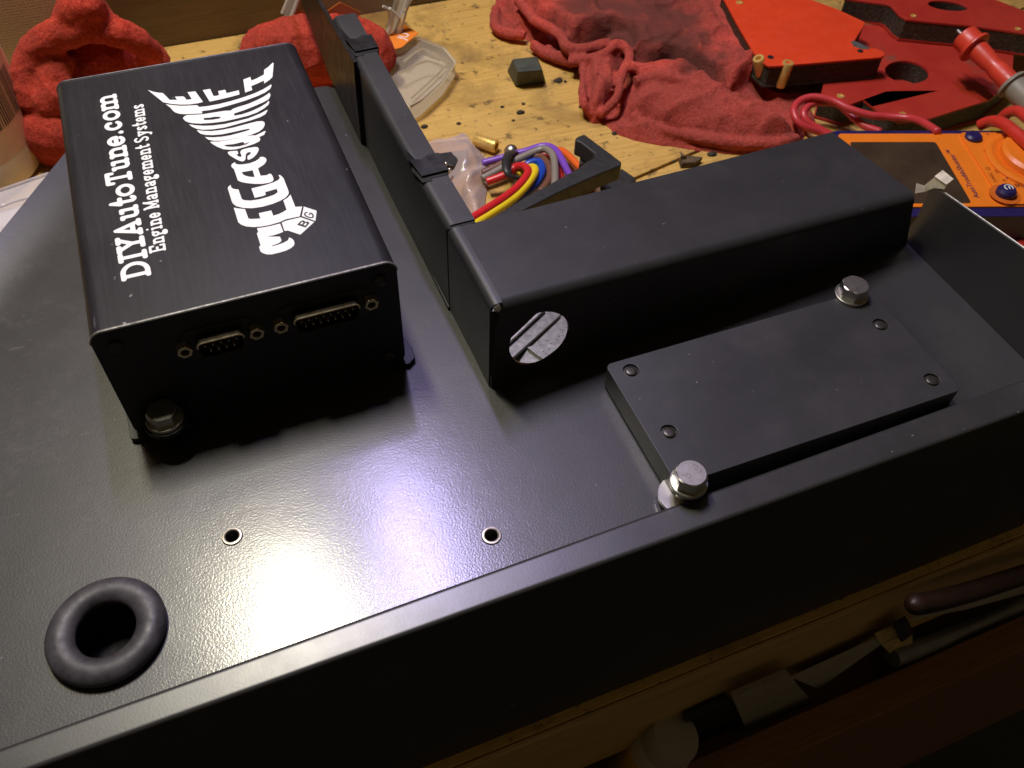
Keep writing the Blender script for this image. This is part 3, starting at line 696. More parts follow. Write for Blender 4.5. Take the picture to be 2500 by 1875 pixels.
# ---- winged word logo traced as outlines on the lid
L1c = (360, 140, 0.144665); L2c = (520, 340, 0.126582); L3c = (540, 470, 0.117541)
LOGO = [
 (L1c, [(5,550),(90,578),(180,595),(262,603),(375,717),(500,717),(463,663),(600,658),(630,675),(660,717),(748,705),(675,588),(808,573),(937,752),(850,775),(700,795),(560,797),(400,785),(265,758)], []),
 (L1c, [(305,790),(400,803),(560,818),(700,813),(840,806),(870,838),(1000,825),(1200,790),(1400,740),(1600,680),(1800,610),(1950,540),(2050,480),(2085,455),(2095,480),(2070,530),(1990,590),(1850,655),(1650,730),(1400,805),(1200,860),(1050,890),(918,905),(925,947),(760,954),(620,958),(540,952),(470,930),(430,900),(390,850)], []),
 (L1c, [(932,553),(1057,532),(1115,652),(1160,650),(1210,635),(1192,568),(1312,547),(1335,605),(1542,555),(1555,625),(1400,668),(1200,715),(1050,747)], []),
 (L1c, [(1617,375),(1735,330),(1755,392),(1850,352),(1965,290),(1970,210),(2040,160),(2115,88),(2130,100),(2110,330),(2060,380),(1970,442),(1965,390),(1860,440),(1750,485),(1770,550),(1650,593)], []),
 (L1c, [(597,1030),(620,995),(670,974),(800,968),(930,961),(1100,933),(1300,902),(1405,898),(1440,870),(1520,840),(1700,785),(1850,720),(1960,665),(2030,620),(2055,598),(2075,625),(2070,665),(2040,710),(1950,760),(1800,825),(1650,885),(1460,948),(1468,985),(1600,960),(1750,910),(1900,840),(2000,780),(2045,735),(2058,755),(2040,800),(1970,860),(1850,930),(1700,985),(1500,1035),(1300,1080),(1100,1105),(900,1118),(780,1112),(700,1100),(640,1075)], [[(945,1040),(960,1022),(1050,1018),(1130,1003),(1210,1002),(1243,1020),(1200,1035),(1100,1052),(990,1058),(955,1055)]]),
 (L1c, [(700,1128),(800,1145),(950,1155),(1100,1150),(1300,1125),(1500,1080),(1700,1030),(1900,950),(2020,885),(2025,900),(1990,960),(1900,1010),(1750,1060),(1500,1130),(1300,1185),(1100,1215),(930,1222),(830,1205),(750,1170)], []),
 (L1c, [(832,1225),(930,1240),(1080,1245),(1250,1225),(1450,1185),(1650,1130),(1850,1080),(1940,1075),(1975,1095),(1980,1140),(1950,1200),(1880,1255),(1750,1308),(1600,1346),(1400,1385),(1250,1407),(1120,1408),(1030,1390),(968,1345),(1100,1350),(1250,1340),(1400,1315),(1600,1262),(1700,1232),(1733,1212),(1710,1205),(1600,1225),(1450,1260),(1250,1300),(1100,1312),(980,1308),(900,1290),(860,1260)], []),
 (L1c, [(1058,1432),(1075,1422),(1200,1421),(1350,1398),(1500,1369),(1650,1334),(1750,1319),(1830,1315),(1985,1240),(1995,1250),(1970,1305),(1885,1345),(1905,1380),(1890,1415),(1800,1460),(1650,1510),(1500,1550),(1400,1560),(1280,1550),(1180,1510),(1110,1470)], [[(1290,1488),(1330,1475),(1450,1465),(1620,1425),(1625,1445),(1650,1455),(1690,1440),(1730,1425),(1680,1465),(1560,1500),(1440,1512),(1340,1505)]]),
 (L2c, [(285,250),(310,235),(400,225),(470,222),(490,275),(455,300),(480,325),(530,343),(548,330),(548,305),(525,255),(540,215),(580,193),(680,168),(800,148),(860,152),(885,185),(870,240),(830,300),(780,350),(720,385),(680,395),(665,380),(665,325),(720,285),(733,262),(715,245),(670,255),(640,280),(630,310),(628,370),(610,410),(570,428),(510,415),(420,370),(330,315),(290,275)], []),
 (L2c, [(350,510),(365,475),(420,442),(440,475),(500,487),(580,483),(700,465),(820,420),(890,375),(905,345),(960,337),(1010,355),(1035,400),(1020,440),(980,490),(868,560),(918,703),(1040,692),(1080,665),(1120,668),(1150,710),(1170,775),(1155,805),(1100,835),(950,860),(800,860),(650,845),(550,825),(480,795),(403,570),(370,550)], [[(555,635),(765,597),(803,728),(720,725),(630,705),(575,675)]]),
 (L2c, [(285,945),(300,910),(345,880),(345,920),(380,950),(440,965),(490,965),(555,1150),(600,1175),(720,1183),(880,1160),(1050,1115),(1180,1070),(1250,1020),(1228,955),(1005,1020),(1020,1070),(970,1092),(805,1130),(740,950),(900,910),(1050,870),(1180,825),(1260,785),(1290,745),(1262,690),(1300,690),(1360,750),(1450,980),(1463,1025),(1450,1070),(1400,1125),(1300,1184),(1150,1246),(950,1302),(750,1330),(580,1324),(450,1290),(385,1240),(360,1190)], []),
 (L3c, [(260,314),(370,332),(495,345),(565,538),(620,550),(813,540),(780,428),(1040,372),(1083,482),(1200,445),(1300,395),(1358,355),(1290,164),(1380,108),(1440,44),(1540,297),(1682,290),(1632,496),(1340,556),(1220,612),(1000,676),(850,704),(680,718),(520,705),(420,670),(355,620)], []),
 (L3c, [(1715,290),(1975,375),(1983,395),(1957,592),(1675,490)], []),
 (L3c, [(1257,626),(1350,584),(1650,514),(1932,612),(1645,875),(1380,788),(1340,798),(1312,790)], []),
 (L3c, [(745,739),(850,727),(1000,700),(1225,644),(1290,815),(1220,845),(1100,885),(960,915),(1220,915),(1253,985),(1245,1015),(1190,1055),(1050,1105),(1060,1115),(1180,1085),(1300,1040),(1390,990),(1410,935),(1450,945),(1500,985),(1525,1050),(1510,1100),(1450,1155),(1350,1205),(1200,1250),(1050,1285),(950,1285),(870,1260),(815,1225),(787,1130),(818,1095),(740,850),(768,818)], []),
]
mb = MB()
for cr, out, hs in LOGO:
    pj_ = lambda P: [at(*q, BH+0.05) for q in crop(P, *cr)]
    o_ = pj_(out); ar = sum(o_[i].x*o_[(i+1) % len(o_)].y-o_[(i+1) % len(o_)].x*o_[i].y for i in range(len(o_)))
    if ar < 0: o_.reverse()
    mb.sheet(o_, [pj_(q) for q in hs])
mb.build('logo_lettering', MAT['white'], box)
mb = MB()
def ink_stroke(P, w):
    Q = [at(*q, BH+0.10) for q in crop(P, *L3c)]
    for a, b in zip(Q[:-1], Q[1:]):
        d = (b-a).normalized(); s = Vector((-d.y, d.x, 0))*w/2; e = d*w*0.3
        mb.sheet([a-s-e, b-s+e, b+s+e, a+s-e])
        for v in mb.v[-4:]: v.z += 0.002*len(mb.f)
ink_stroke([(1788,415),(1750,418),(1732,450),(1760,488),(1840,522),(1900,518),(1912,485),(1880,432),(1845,428),(1835,458)], 0.55)
bq = [at(*q, BH+0.09) for q in crop([(1575,668),(1650,595),(1700,575),(1735,590),(1745,612),(1790,600),(1830,620),(1828,645),(1750,728)], *L3c)]
bh = [[at(*q, BH+0.09) for q in crop(P, *L3c)] for P in ([(1640,645),(1680,610),(1705,620),(1700,640),(1670,662)], [(1710,668),(1750,628),(1780,640),(1775,660),(1740,690)])]
mb.sheet(list(reversed(bq)), bh)
mb.build('logo_dice_letters', MAT['ink'], box)
# ------------------------------------------------------------------ flat module held by two bolts
PX, PY, PTH, PWd, PDp, PZ = 178.783, -99.701, -0.007, 128.66, 60.93, 12.0
mod = thing('flat_module', (243, -70, 0), 'flat black rectangular module with four rivets, bolted down beside the front lip', 'module')
ce, se = math.cos(PTH), math.sin(PTH)
def mp(u, v, z): return Vector((PX+u*ce-v*se, PY+u*se+v*ce, z))
rl = [mp(u, v, 1.2) for u, v in rrect(0, PWd, 0, PDp, 2.6, 4)]
rv = [at(*q, PZ) for q in ((1541, 904), (1634, 1054), (2150, 792), (2276, 927))]
hs = [[Vector((c.x+3.3*math.cos(2*math.pi*k/22), c.y+3.3*math.sin(2*math.pi*k/22), 1.2)) for k in range(22)] for c in rv]
MB().prism(rl, (0, 0, PZ-1.2), hs).build('housing', MAT['satin'], mod, 0.5)
for c in rv:
    MB().lathe([(3.25, -9), (3.25, -0.9), (2.6, -0.85)], 22, (c.x, c.y, PZ)).lathe([(2.35, -1.2), (2.35, -0.2), (2.0, 0.05), (1.0, 0.1)], 20, (c.x, c.y, PZ)).build('rivet', MAT['rivet'], mod)
MB().prism([mp(u, v, 0.1) for u, v in rrect(2, PWd-2, 2, PDp-2, 2, 3)], (0, 0, 1.1)).build('base_gasket', MAT['hole'], mod)
# ------------------------------------------------------------------ bolts
def text_mesh(txt, size, name='t'):
    cu = bpy.data.curves.new(name, 'FONT'); cu.body = txt; cu.size = size*S; cu.align_x = 'CENTER'; cu.align_y = 'CENTER'; cu.resolution_u = 3
    o = bpy.data.objects.new(name, cu); COL.objects.link(o)
    dg = bpy.context.evaluated_depsgraph_get(); me = bpy.data.meshes.new_from_object(o.evaluated_get(dg))
    bpy.data.objects.remove(o); bpy.data.curves.remove(cu)
    return me
def put_text(txt, size, M, mat, parent, name, label=None, sx=1.0, ext=0.0):
    me = text_mesh(txt, size, name); me.materials.clear(); me.materials.append(mat)
    me.transform(Matrix.Scale(sx, 4, (1, 0, 0))); MM = M.copy(); MM.translation = M.translation*S
    me.transform(MM)
    if parent is not None: me.transform(Matrix.Translation(-ORG.get(parent.name, Vector())*S))
    o = bpy.data.objects.new(name, me); COL.objects.link(o); o.parent = parent; ORG[o.name] = ORG.get(parent.name, Vector())
    return o
def bolt(loc, af, hh, wr, label, rot, marks, group='zinc hex bolts with washers', shank=12):
    t = thing('hex_bolt', loc, label, 'bolt', group); x, y, z = loc
    MB().lathe([(af*0.33, 0), (wr, 0), (wr, 0.25), (wr, 1.3), (wr-0.25, 1.5), (af*0.33, 1.5)], 36, (x, y, z)).build('washer', MAT['zinc'], t)
    hx = []
    R_ = af/math.sqrt(3)
    vs = []; fs = []; N = 60
    def hexr(a): a = (a-rot) % (math.pi/3); return (af/2)/math.cos(a-math.pi/6)
    rings = [(0.0, None), (hh-0.9, None), (hh-0.25, 1.06), (hh, 0.97)]
    for h_, lim in rings:
        for k in range(N):
            a = 2*math.pi*k/N; r_ = hexr(a)
            if lim: r_ = min(r_, af/2*lim)
            vs.append((x+r_*math.cos(a), y+r_*math.sin(a), z+1.5+h_))
    for i in range(len(rings)-1):
        for k in range(N): fs.append((i*N+k, i*N+(k+1) % N, (i+1)*N+(k+1) % N, (i+1)*N+k))
    fs += [tuple(range(3*N, 4*N)), tuple(reversed(range(N)))]
    h = MB().add(vs, fs).build('head', MAT['zinc'], t, ang=18)
    for s_, dy, r2 in marks:
        M = Matrix.Translation((x, y, z+1.5+hh+0.04)) @ Matrix.Rotation(r2, 4, 'Z') @ Matrix.Translation((0, dy, 0))
        put_text(s_, af*0.24, M, MAT['zincdark'], h, 'stamped_marks')
    MB().lathe([(af*0.3, -shank), (af*0.3, 1.4)], 20, (x, y, z)).build('shank', MAT['zinc'], t)
    return t
b1 = at(1690, 1150, 20); b2 = at(2092, 690, 20); b3 = at_y(403, 1022, -7.3); FZ = b3.z-0.75
bolt((b1.x, b1.y, 12.1), 10.8, 5.4, 7.0, 'zinc hex bolt at the near left corner of the flat module, against the front lip', 0.30, [('10.9', 2.7, -1.25), ('JD', -2.2, -1.25)])
bolt((b2.x, b2.y, 12.1), 10.8, 5.4, 7.2, 'zinc hex bolt at the far right corner of the flat module', 0.05, [('10.9', -2.5, 0.15), ('JD', 2.3, 0.15)])
bolt((b3.x, -7.3, FZ), 10.2, 4.6, 6.9, 'zinc hex bolt through the front left foot of the lettered control box', 0.0, [('HL', 0.0, 1.2)], shank=1.4)
lug = [(b3.x-8.0, -1.1), (b3.x-8.0, -7)]+[(b3.x+8.0*math.cos(math.radians(q)), -7+8.0*math.sin(math.radians(q))) for q in range(195, 346, 15)]+[(b3.x+8.0, -7), (b3.x+8.0, -1.1)]
MB().prism([(x, y, FZ-2.0) for x, y in lug], (0, 0, 1.95)).build('bolt_lug', MAT['endplate'], box, 0.4)
nutp = at(1638, 1208, 3)
w_ = MB().lathe([(3, 0), (8.4, 0), (8.4, 1.6), (3, 1.6)], 32, (b1.x-1.0, b1.y+0.5, 2.6)).build('spacer_washer', MAT['zinc'], None)
tag(w_, 'bright zinc washer wedged under the near left corner of the flat module', 'washer')
# masking tape scrap on the wall corner
tp = [at_x(*q, 356.3) for q in ((2256, 453), (2283, 432), (2312, 452), (2305, 462), (2280, 459), (2258, 468))]
mb = MB().prism(tp, (0.25, 0, 0))
q0 = [Vector((356.0, p.y, p.z)) for p in (at_x(2283, 432, 356.3), at_x(2312, 452, 356.3))]
mb.prism([q0[0], q0[1], q0[1]+Vector((4.2, 1, 1.2)), q0[0]+Vector((4.0, 0.6, 2.0))], (0, 0.2, 0.35))
mb.add([tp[0], tp[5], tp[5]+Vector((-4, 1.5, -1.0)), tp[0]+Vector((-3, 2.2, 0.6))], [(0, 1, 2, 3)])
tag(mb.build('tape_scrap', MAT['tape'], None), 'torn scrap of dry masking tape on the far end of the right side wall', 'tape')
# ------------------------------------------------------------------ steel bracket seen through the hole
c_ = at(1316, 826, -64)
stb = thing('steel_bracket', (c_.x, c_.y, ZB), 'bare steel bracket with embossed marks, seen through the hole in the channel', 'bracket')
def hp(q, z): return at(*crop([q], 1220, 740, 0.10246)[0], z)
MB().prism([hp(q, -68.5) for q in ((-600, 2300), (-600, -300), (2300, -700), (2600, 1700), (1800, 2500))], (0, 0, 1.5)).build('base_plate', MAT['steel'], stb, 0.3)
MB().prism([hp(q, -66) for q in ((150, 1900), (640, 1170), (1500, 380), (2100, 900), (1500, 1900))], (0, 0, 2.0)).build('foot_plate', MAT['steel'], stb, 0.5)
MB().prism([hp(q, -64) for q in ((640, 1130), (760, 1090), (1560, 330), (2000, 700), (1040, 1420))], (0, 0, 3.0)).build('raised_pad', MAT['steel'], stb, 0.7)
MB().prism([hp(q, -63.5) for q in ((-100, 1500), (300, 1380), (640, 1075), (1500, 290), (1000, -200), (-100, 900))], (0, 0, 2.0)).build('side_web', MAT['steel'], stb, 0.6)
MB().prism([hp(q, -60.5) for q in ((-100, 1250), (240, 980), (1080, 200), (900, -100), (-100, 700))], (0, 0, 2.0)).build('upper_web', MAT['edge'], stb, 0.6)
mb = MB(); random.seed(3)
d1 = (hp((1560, 480), -61)-hp((1000, 1130), -61)).normalized(); d2 = Vector((-d1.y, d1.x, 0)); p0 = hp((1010, 1130), -60.9)
Lm = (hp((1560, 480), -61)-hp((1000, 1130), -61)).length
for k in range(7):
    c = p0+d1*(Lm*k/6.5)
    for j in range(4):
        a = random.uniform(-1.2, 1.2); q = c+d1*random.uniform(-.5, .5)-d2*(random.uniform(0, 2.4))
        dd = (d1*math.cos(a)+d2*math.sin(a))*random.uniform(.5, 1.0); ss = Vector((-dd.y, dd.x, 0)).normalized()*0.16
        mb.prism([q-dd-ss, q+dd-ss, q+dd+ss, q-dd+ss], (0, 0, 0.25))
mb.build('embossed_marks', MAT['edge'], stb)
# ------------------------------------------------------------------ shop rags
def poly_sd(P, X, Y):
    """signed distance (positive inside) of points to polygon, nearest points"""
    P = np.array(P); ins = np.zeros(X.shape, bool); best = np.full(X.shape, 1e9); nx = X.copy(); ny = Y.copy()
    n = len(P)
    for i in range(n):
        x0, y0 = P[i]; x1_, y1_ = P[(i+1) % n]
        cond = ((y0 > Y) != (y1_ > Y)) & (X < (x1_-x0)*(Y-y0)/(y1_-y0+1e-12)+x0); ins ^= cond
        dx, dy = x1_-x0, y1_-y0; t = np.clip(((X-x0)*dx+(Y-y0)*dy)/(dx*dx+dy*dy+1e-12), 0, 1)
        qx, qy = x0+t*dx, y0+t*dy; d = np.hypot(X-qx, Y-qy); m = d < best
        best = np.where(m, d, best); nx = np.where(m, qx, nx); ny = np.where(m, qy, ny)
    return np.where(ins, best, -best), nx, ny
def line_d(P, X, Y):
    best = np.full(X.shape, 1e9)
    for (x0, y0), (x1_, y1_) in zip(P[:-1], P[1:]):
        dx, dy = x1_-x0, y1_-y0; t = np.clip(((X-x0)*dx+(Y-y0)*dy)/(dx*dx+dy*dy+1e-12), 0, 1)
        best = np.minimum(best, np.hypot(X-x0-t*dx, Y-y0-t*dy))
    return best
RS = np.random.RandomState(5)
def vnoise(X, Y, sc, seed=0):
    rs = np.random.RandomState(seed); G = rs.rand(256, 256)
    x = X/sc+40; y = Y/sc+40; i = np.floor(x).astype(int); j = np.floor(y).astype(int); fx = x-i; fy = y-j
    fx = fx*fx*(3-2*fx); fy = fy*fy*(3-2*fy); g = lambda a, b: G[a % 256, b % 256]
    return (g(i, j)*(1-fx)+g(i+1, j)*fx)*(1-fy)+(g(i, j+1)*(1-fx)+g(i+1, j+1)*fx)*fy-0.5
def sstep(d, w): t = np.clip(d/w, 0, 1); return t*t*(3-2*t)
W2 = lambda pts, z=-62: [(p.x, p.y) for p in (at(*q, z) for q in pts)]
def field_rag(name, outline, layers, ridges, base, mat, label, step=1.6, zz=ZB+0.4, wr=2.2, hems=()):
    P = W2(outline, ZB+5); Pa = np.array(P)
    gx = np.arange(Pa[:, 0].min()-3, Pa[:, 0].max()+3, step); gy_ = np.arange(Pa[:, 1].min()-3, Pa[:, 1].max()+3, step)
    X, Y = np.meshgrid(gx, gy_, indexing='ij')
    Xw = X+2.5*vnoise(X, Y, 13, 11)+1.2*vnoise(X, Y, 5, 12); Yw = Y+2.5*vnoise(X, Y, 13, 13)+1.2*vnoise(X, Y, 5, 14)
    d, nx, ny = poly_sd(P, X, Y)
    Hh = base*np.sqrt(sstep(d, base*1.6))
    for poly, h, w in layers:
        ds, _, _ = poly_sd(W2(poly, ZB+8), Xw, Yw); Hh += h*np.sqrt(sstep(ds, w))
    for line, h, w in ridges:
        dl = line_d(W2(line, ZB+8), Xw, Yw); Hh += h*np.exp(-(dl/w)**2)
    Hh += sstep(d, 8)*(1.7*wr*np.clip(1-7*np.abs(vnoise(X*0.8+9*vnoise(X, Y, 26, 43), Y*1.3+9*vnoise(X, Y, 26, 44), 30, 41)), 0, 1)**1.5 + 0.9*wr*np.clip(1-6*np.abs(vnoise(X+5*vnoise(X, Y, 16, 53), Y, 13, 51)), 0, 1)**1.5) + sstep(d, 8)*(wr*2*np.abs(vnoise(X+6*vnoise(X, Y, 20, 3), Y, 22, 21))+1.4*wr*vnoise(X, Y, 38, 22)+0.5*vnoise(X, Y, 6, 23)+0.35*vnoise(X, Y, 2.6, 24))
    Hh = np.maximum(Hh, 0.6)
    inside = d > 0; mb = MB(); idx = {}
    def vid(i, j):
        if (i, j) not in idx:
            idx[(i, j)] = len(mb.v)
            if inside[i, j]: mb.v.append(Vector((X[i, j], Y[i, j], zz+Hh[i, j])))
            else: mb.v.append(Vector((nx[i, j], ny[i, j], zz)))
        return idx[(i, j)]
    for i in range(len(gx)-1):
        for j in range(len(gy_)-1):
            if inside[i:i+2, j:j+2].sum() >= 1:
                mb.f.append((vid(i, j), vid(i+1, j), vid(i+1, j+1), vid(i, j+1)))
    n0 = len(mb.v); top = list(mb.f); vs = list(mb.v); cnt = {}
    mb.add([Vector((v.x, v.y, ZB-2.0)) for v in vs], [tuple(reversed(f)) for f in top])
    for f in top:
        for a, b in zip(f, f[1:]+f[:1]): cnt[(a, b)] = 1
    mb.f += [(b, a, a+n0, b+n0) for (a, b) in cnt if (b, a) not in cnt]
    for P_, zs, r in hems:
        zq = np.interp(np.linspace(0, 1, len(P_)), np.linspace(0, 1, len(zs)), zs)
        mb.tube([at(x, y, ZB+z) for (x, y), z in zip(P_, zq)], r, 12, 5)
    o = mb.build(name, mat, None, ang=180)
    return tag(cloth_mods(o, 1.3, 2, 0.8), label, 'rag', 'red terry shop rags')
def cloth_mods(o, vox, sm, disp):
    m = o.modifiers.new('remesh', 'REMESH'); m.mode = 'VOXEL'; m.voxel_size = vox*S; m.use_smooth_shade = True
    m = o.modifiers.new('smooth', 'SMOOTH'); m.factor = 0.5; m.iterations = sm
    for nm, sz, st in (('cloth folds', 16, disp*1.2), ('cloth creases', 20, disp*2.2), ('cloth wrinkles', 5.5, disp*0.55), ('terry loops', 1.7, 0.4)):
        if nm == 'cloth creases':
            tx = bpy.data.textures.new(nm, 'MUSGRAVE'); tx.musgrave_type = 'RIDGED_MULTIFRACTAL'; tx.noise_scale = sz*S; tx.octaves = 2; tx.offset = 1.0; tx.noise_intensity = 0.5
        else:
            tx = bpy.data.textures.new(nm, 'CLOUDS'); tx.noise_scale = sz*S; tx.noise_depth = 2
        m = o.modifiers.new(nm, 'DISPLACE'); m.texture = tx; m.strength = st*S; m.mid_level = 0.5; m.texture_coords = 'LOCAL'
    return o
big_out = [(1208,-60),(1208,0),(1206,30),(1207,62),(1214,76),(1240,82),(1270,82),(1293,88),(1296,108),(1310,120),(1335,132),(1362,146),(1390,153),(1421,156),(1419,200),(1420,255),(1432,275),(1450,288),(1470,285),(1481,292),(1500,312),(1550,330),(1620,342),(1700,352),(1770,361),(1830,364),(1890,360),(1930,350),(1962,328),(1985,300),(2000,285),(1985,250),(1960,225),(1900,180),(1830,120),(1800,60),(1790,-60)]
U = [(1262,-70),(1265,0),(1290,30),(1312,55),(1350,75),(1368,88),(1380,115),(1398,124),(1440,118),(1490,105),(1525,115),(1540,140),(1535,163),(1580,172),(1640,162),(1690,185),(1740,220),(1770,252),(1800,240),(1850,200),(1800,100),(1780,0),(1780,-70)]
strip = [(1424,160),(1500,152),(1522,150),(1512,190),(1502,245),(1457,284),(1434,272),(1423,240)]
roll = [(1545,196),(1600,185),(1660,192),(1720,215),(1775,250),(1850,285),(1930,315),(1960,330),(1925,350),(1860,350),(1780,340),(1700,325),(1610,300),(1550,275),(1528,255)]
field_rag('shop_rag', big_out, [(U, 17, 6), (strip, 15, 9), (roll, 16, 17)],
          [([(1395,150),(1440,143),(1480,127),(1500,114),(1520,119),(1529,140),(1518,156)], 7, 4.5), ([(1224,0),(1250,35),(1290,72),(1330,92)], -6, 3), ([(1245,0),(1285,45),(1340,80)], 4, 4),
           ([(1535,178),(1520,225),(1488,278)], -24, 4.2), ([(1535,272),(1600,300),(1680,322),(1760,343),(1830,352)], -9, 3), ([(1560,205),(1620,205),(1690,225),(1740,250)], 5, 7),
           ([(1800,240),(1830,200),(1850,170)], 6, 9), ([(1468,136),(1495,128),(1512,142)], -14, 4), ([(1545,182),(1600,186),(1645,178)], -12, 3), ([(1300,95),(1345,100),(1375,128)], -9, 3.5), ([(1690,240),(1800,300),(1900,330)], 3, 5), ([(1600,235),(1700,270)], -2.5, 3)],
          5.0, MAT['rag'], 'big oil-soiled red rag crumpled on the bench under the red welding magnets', hems=[
    ([(1265,0),(1290,30),(1312,55),(1350,75),(1370,90),(1382,112),(1400,121),(1440,117),(1490,106)], (17, 18), 4.5),
    ([(1535,160),(1580,170),(1640,160),(1690,185),(1740,218),(1772,250),(1800,238)], (18, 17), 4.8),
    ([(1390,150),(1440,144),(1480,128),(1505,110),(1528,118),(1537,140),(1525,165),(1514,195)], (12, 22, 20, 16), 4.2),
    ([(1424,165),(1422,240),(1440,278)], (12, 13, 5), 3.0), ([(1518,175),(1505,240),(1462,283)], (16, 15, 6), 3.2),
    ([(1548,200),(1600,190),(1660,197),(1720,220),(1775,252)], (20, 21), 4.5),
    ([(1540,285),(1620,318),(1700,335),(1770,347),(1840,352),(1900,350),(1950,335)], (6, 7), 4.2),
    ([(1210,20),(1209,62),(1235,79),(1285,86)], (6, 7), 4.2), ([(1300,110),(1340,132),(1400,152)], (6, 7), 4.4)])
def lump_rag(name, tubes, balls, mat, label, vox=1.5, sm=16, disp=2.6):
    mb = MB()
    for path, r in tubes: mb.tube(path, r, 14, 6)
    for c, r, sq in balls: mb.ball(c, r, 18, sq)
    o = mb.build(name, mat, None, ang=180)
    cloth_mods(o, vox, sm, disp)
    return tag(o, label, 'rag', 'red terry shop rags')
A_ = lambda px, py, z: at(px, py, z)
lump_rag('shop_rag', [
    ([A_(80, 262, -34), A_(68, 205, -22), A_(74, 145, -10), A_(122, 96, 2), A_(190, 74, 8), A_(260, 74, 6), A_(322, 92, 0), A_(356, 118, -10), A_(374, 138, -22)], lambda t: 10.5-3*t),
    ([A_(92, 250, -34), A_(116, 225, -26), A_(134, 180, -16), A_(140, 130, -8)], 9),
    ([A_(100, 262, -36), A_(130, 240, -28), A_(150, 190, -20)], 11),
    ([A_(160, 78, 4), A_(196, 22, 20), A_(216, 14, 22), A_(232, 40, 14), A_(262, 78, 4)], 9.5),
    ([A_(180, 60, 6), A_(205, 24, 18), A_(225, 60, 8)], 13),
    ([A_(130, 88, 0), A_(200, 62, 6), A_(290, 74, 0)], 9),
    ([A_(172, 186, -33), A_(236, 148, -22), A_(308, 143, -26), A_(362, 170, -41)], 19),
    ([A_(200, 200, -40), A_(280, 165, -34), A_(350, 185, -44)], 22),
    ([A_(85, 300, -52), A_(120, 316, -50), A_(160, 326, -52), A_(200, 320, -56)], 19),
    ([A_(98, 345, -60), A_(135, 362, -61), A_(170, 365, -62)], 12),
    ([A_(90, 180, -52), A_(180, 200, -54), A_(300, 190, -54)], 24)],
    [(A_(112, 290, -56), 22, (1.1, 1, .75)), (A_(230, 160, -45), 32, (1.3, 1, .8)), (A_(110, 200, -40), 20, (.8, 1, 1))],
    MAT['ragclean'], 'bright red rag heaped in a tall pile behind the left side of the control box', vox=1.3, sm=5, disp=1.1)
lump_rag('shop_rag', [
    ([A_(668, 118, -30), A_(695, 100, -24), A_(740, 90, -22), A_(790, 92, -24), A_(830, 90, -26)], 10),
    ([A_(650, 150, -45), A_(700, 130, -34), A_(760, 120, -30), A_(830, 120, -32)], 22),
    ([A_(700, 190, -62), A_(760, 200, -62), A_(800, 205, -63)], 12),
    ([A_(850, 72, -34), A_(892, 88, -36), A_(918, 108, -40), A_(930, 140, -48), A_(905, 165, -52)], 11),
    ([A_(820, 90, -44), A_(870, 108, -46), A_(890, 140, -50)], 16)],
    [(A_(720, 160, -50), 26, (1.3, 1, .8))],
    MAT['ragclean'], 'bright red rag bunched behind the upright black plate, in front of the blister packs', vox=1.3, sm=5, disp=1.1)
# ------------------------------------------------------------------ welding magnets
def magnet(name, top, ztop, th, holes, mat, label, extra=()):
    P = [at(*q, ztop) for q in top]; c = sum(P, Vector())/len(P)
    t = thing(name, (c.x, c.y, ztop-th), label, 'welding magnet', 'red arrow-shaped welding magnets')
    H_ = []
    for (cx, cy, rx, ry, rot) in holes:
        cc = [(cx+rx*math.cos(a)*math.cos(rot)-ry*math.sin(a)*math.sin(rot), cy+rx*math.cos(a)*math.sin(rot)+ry*math.sin(a)*math.cos(rot)) for a in [2*math.pi*k/26 for k in range(26)]]
        H_.append([at(*q, ztop) for q in cc])
    MB().prism(P, (0, 0, -1.6), H_).build('face_plate', mat, t, 0.25)
    def inset(Q, k, z): return [Vector((c.x+(p.x-c.x)*k, c.y+(p.y-c.y)*k, z)) for p in Q]
    MB().prism([p+Vector((0, 0, -1.65)) for p in inset(P, 0.985, ztop)], (0, 0, -(th-3.3)), [[p+Vector((0, 0, -1.65)) for p in h] for h in H_]).build('magnet_core', MAT['grime'], t)
    MB().prism([p+Vector((0, 0, -th+1.6)) for p in P], (0, 0, -1.5)).build('back_plate', MAT['redworn'] if mat is MAT['redworn'] else MAT['grime'], t)
    for (px, py, r, m_) in extra:
        q = at(px, py, ztop); MB().lathe([(r*0.55, 0.02), (r*0.6, 0.5), (r, 0.45), (r, 0.02)], 18, (q.x, q.y, ztop), cap=False).lathe([(r*0.58, 0.03), (r*0.55, 0.12)], 16, (q.x, q.y, ztop)).build('rivet', MAT[m_], t)
    return t
magnet('welding_magnet', [(2012,199),(2003,236),(2072,256),(2108,243),(2151,278),(2195,298),(2262,292),(2330,270),(2416,244),(2470,200),(2480,60),(2060,60),(2035,150)], -53, 16.5, [(2214, 176, 54, 27, 0.12)], MAT['redworn'], 'large scuffed dark red welding magnet with a round hole, lying flat lowest of the three', [(2052, 235, 2.6, 'brass'), (2204, 279, 2.4, 'brass')])
magnet('welding_magnet', [(2060,-4),(2100,2),(2163,9),(2176,14),(2196,36),(2212,47),(2290,55),(2368,62),(2440,72),(2500,81),(2600,96),(2620,60),(2500,26),(2434,0),(2380,-22),(2250,-40),(2100,-40)], -36, 16.5, [(2314, 14, 49, 11, 0.12)], MAT['redworn'], 'scuffed dark red welding magnet with a slot, at the top right behind the test probe', [(2230, 39, 2.2, 'brass'), (2485, 71, 2.2, 'brass')])
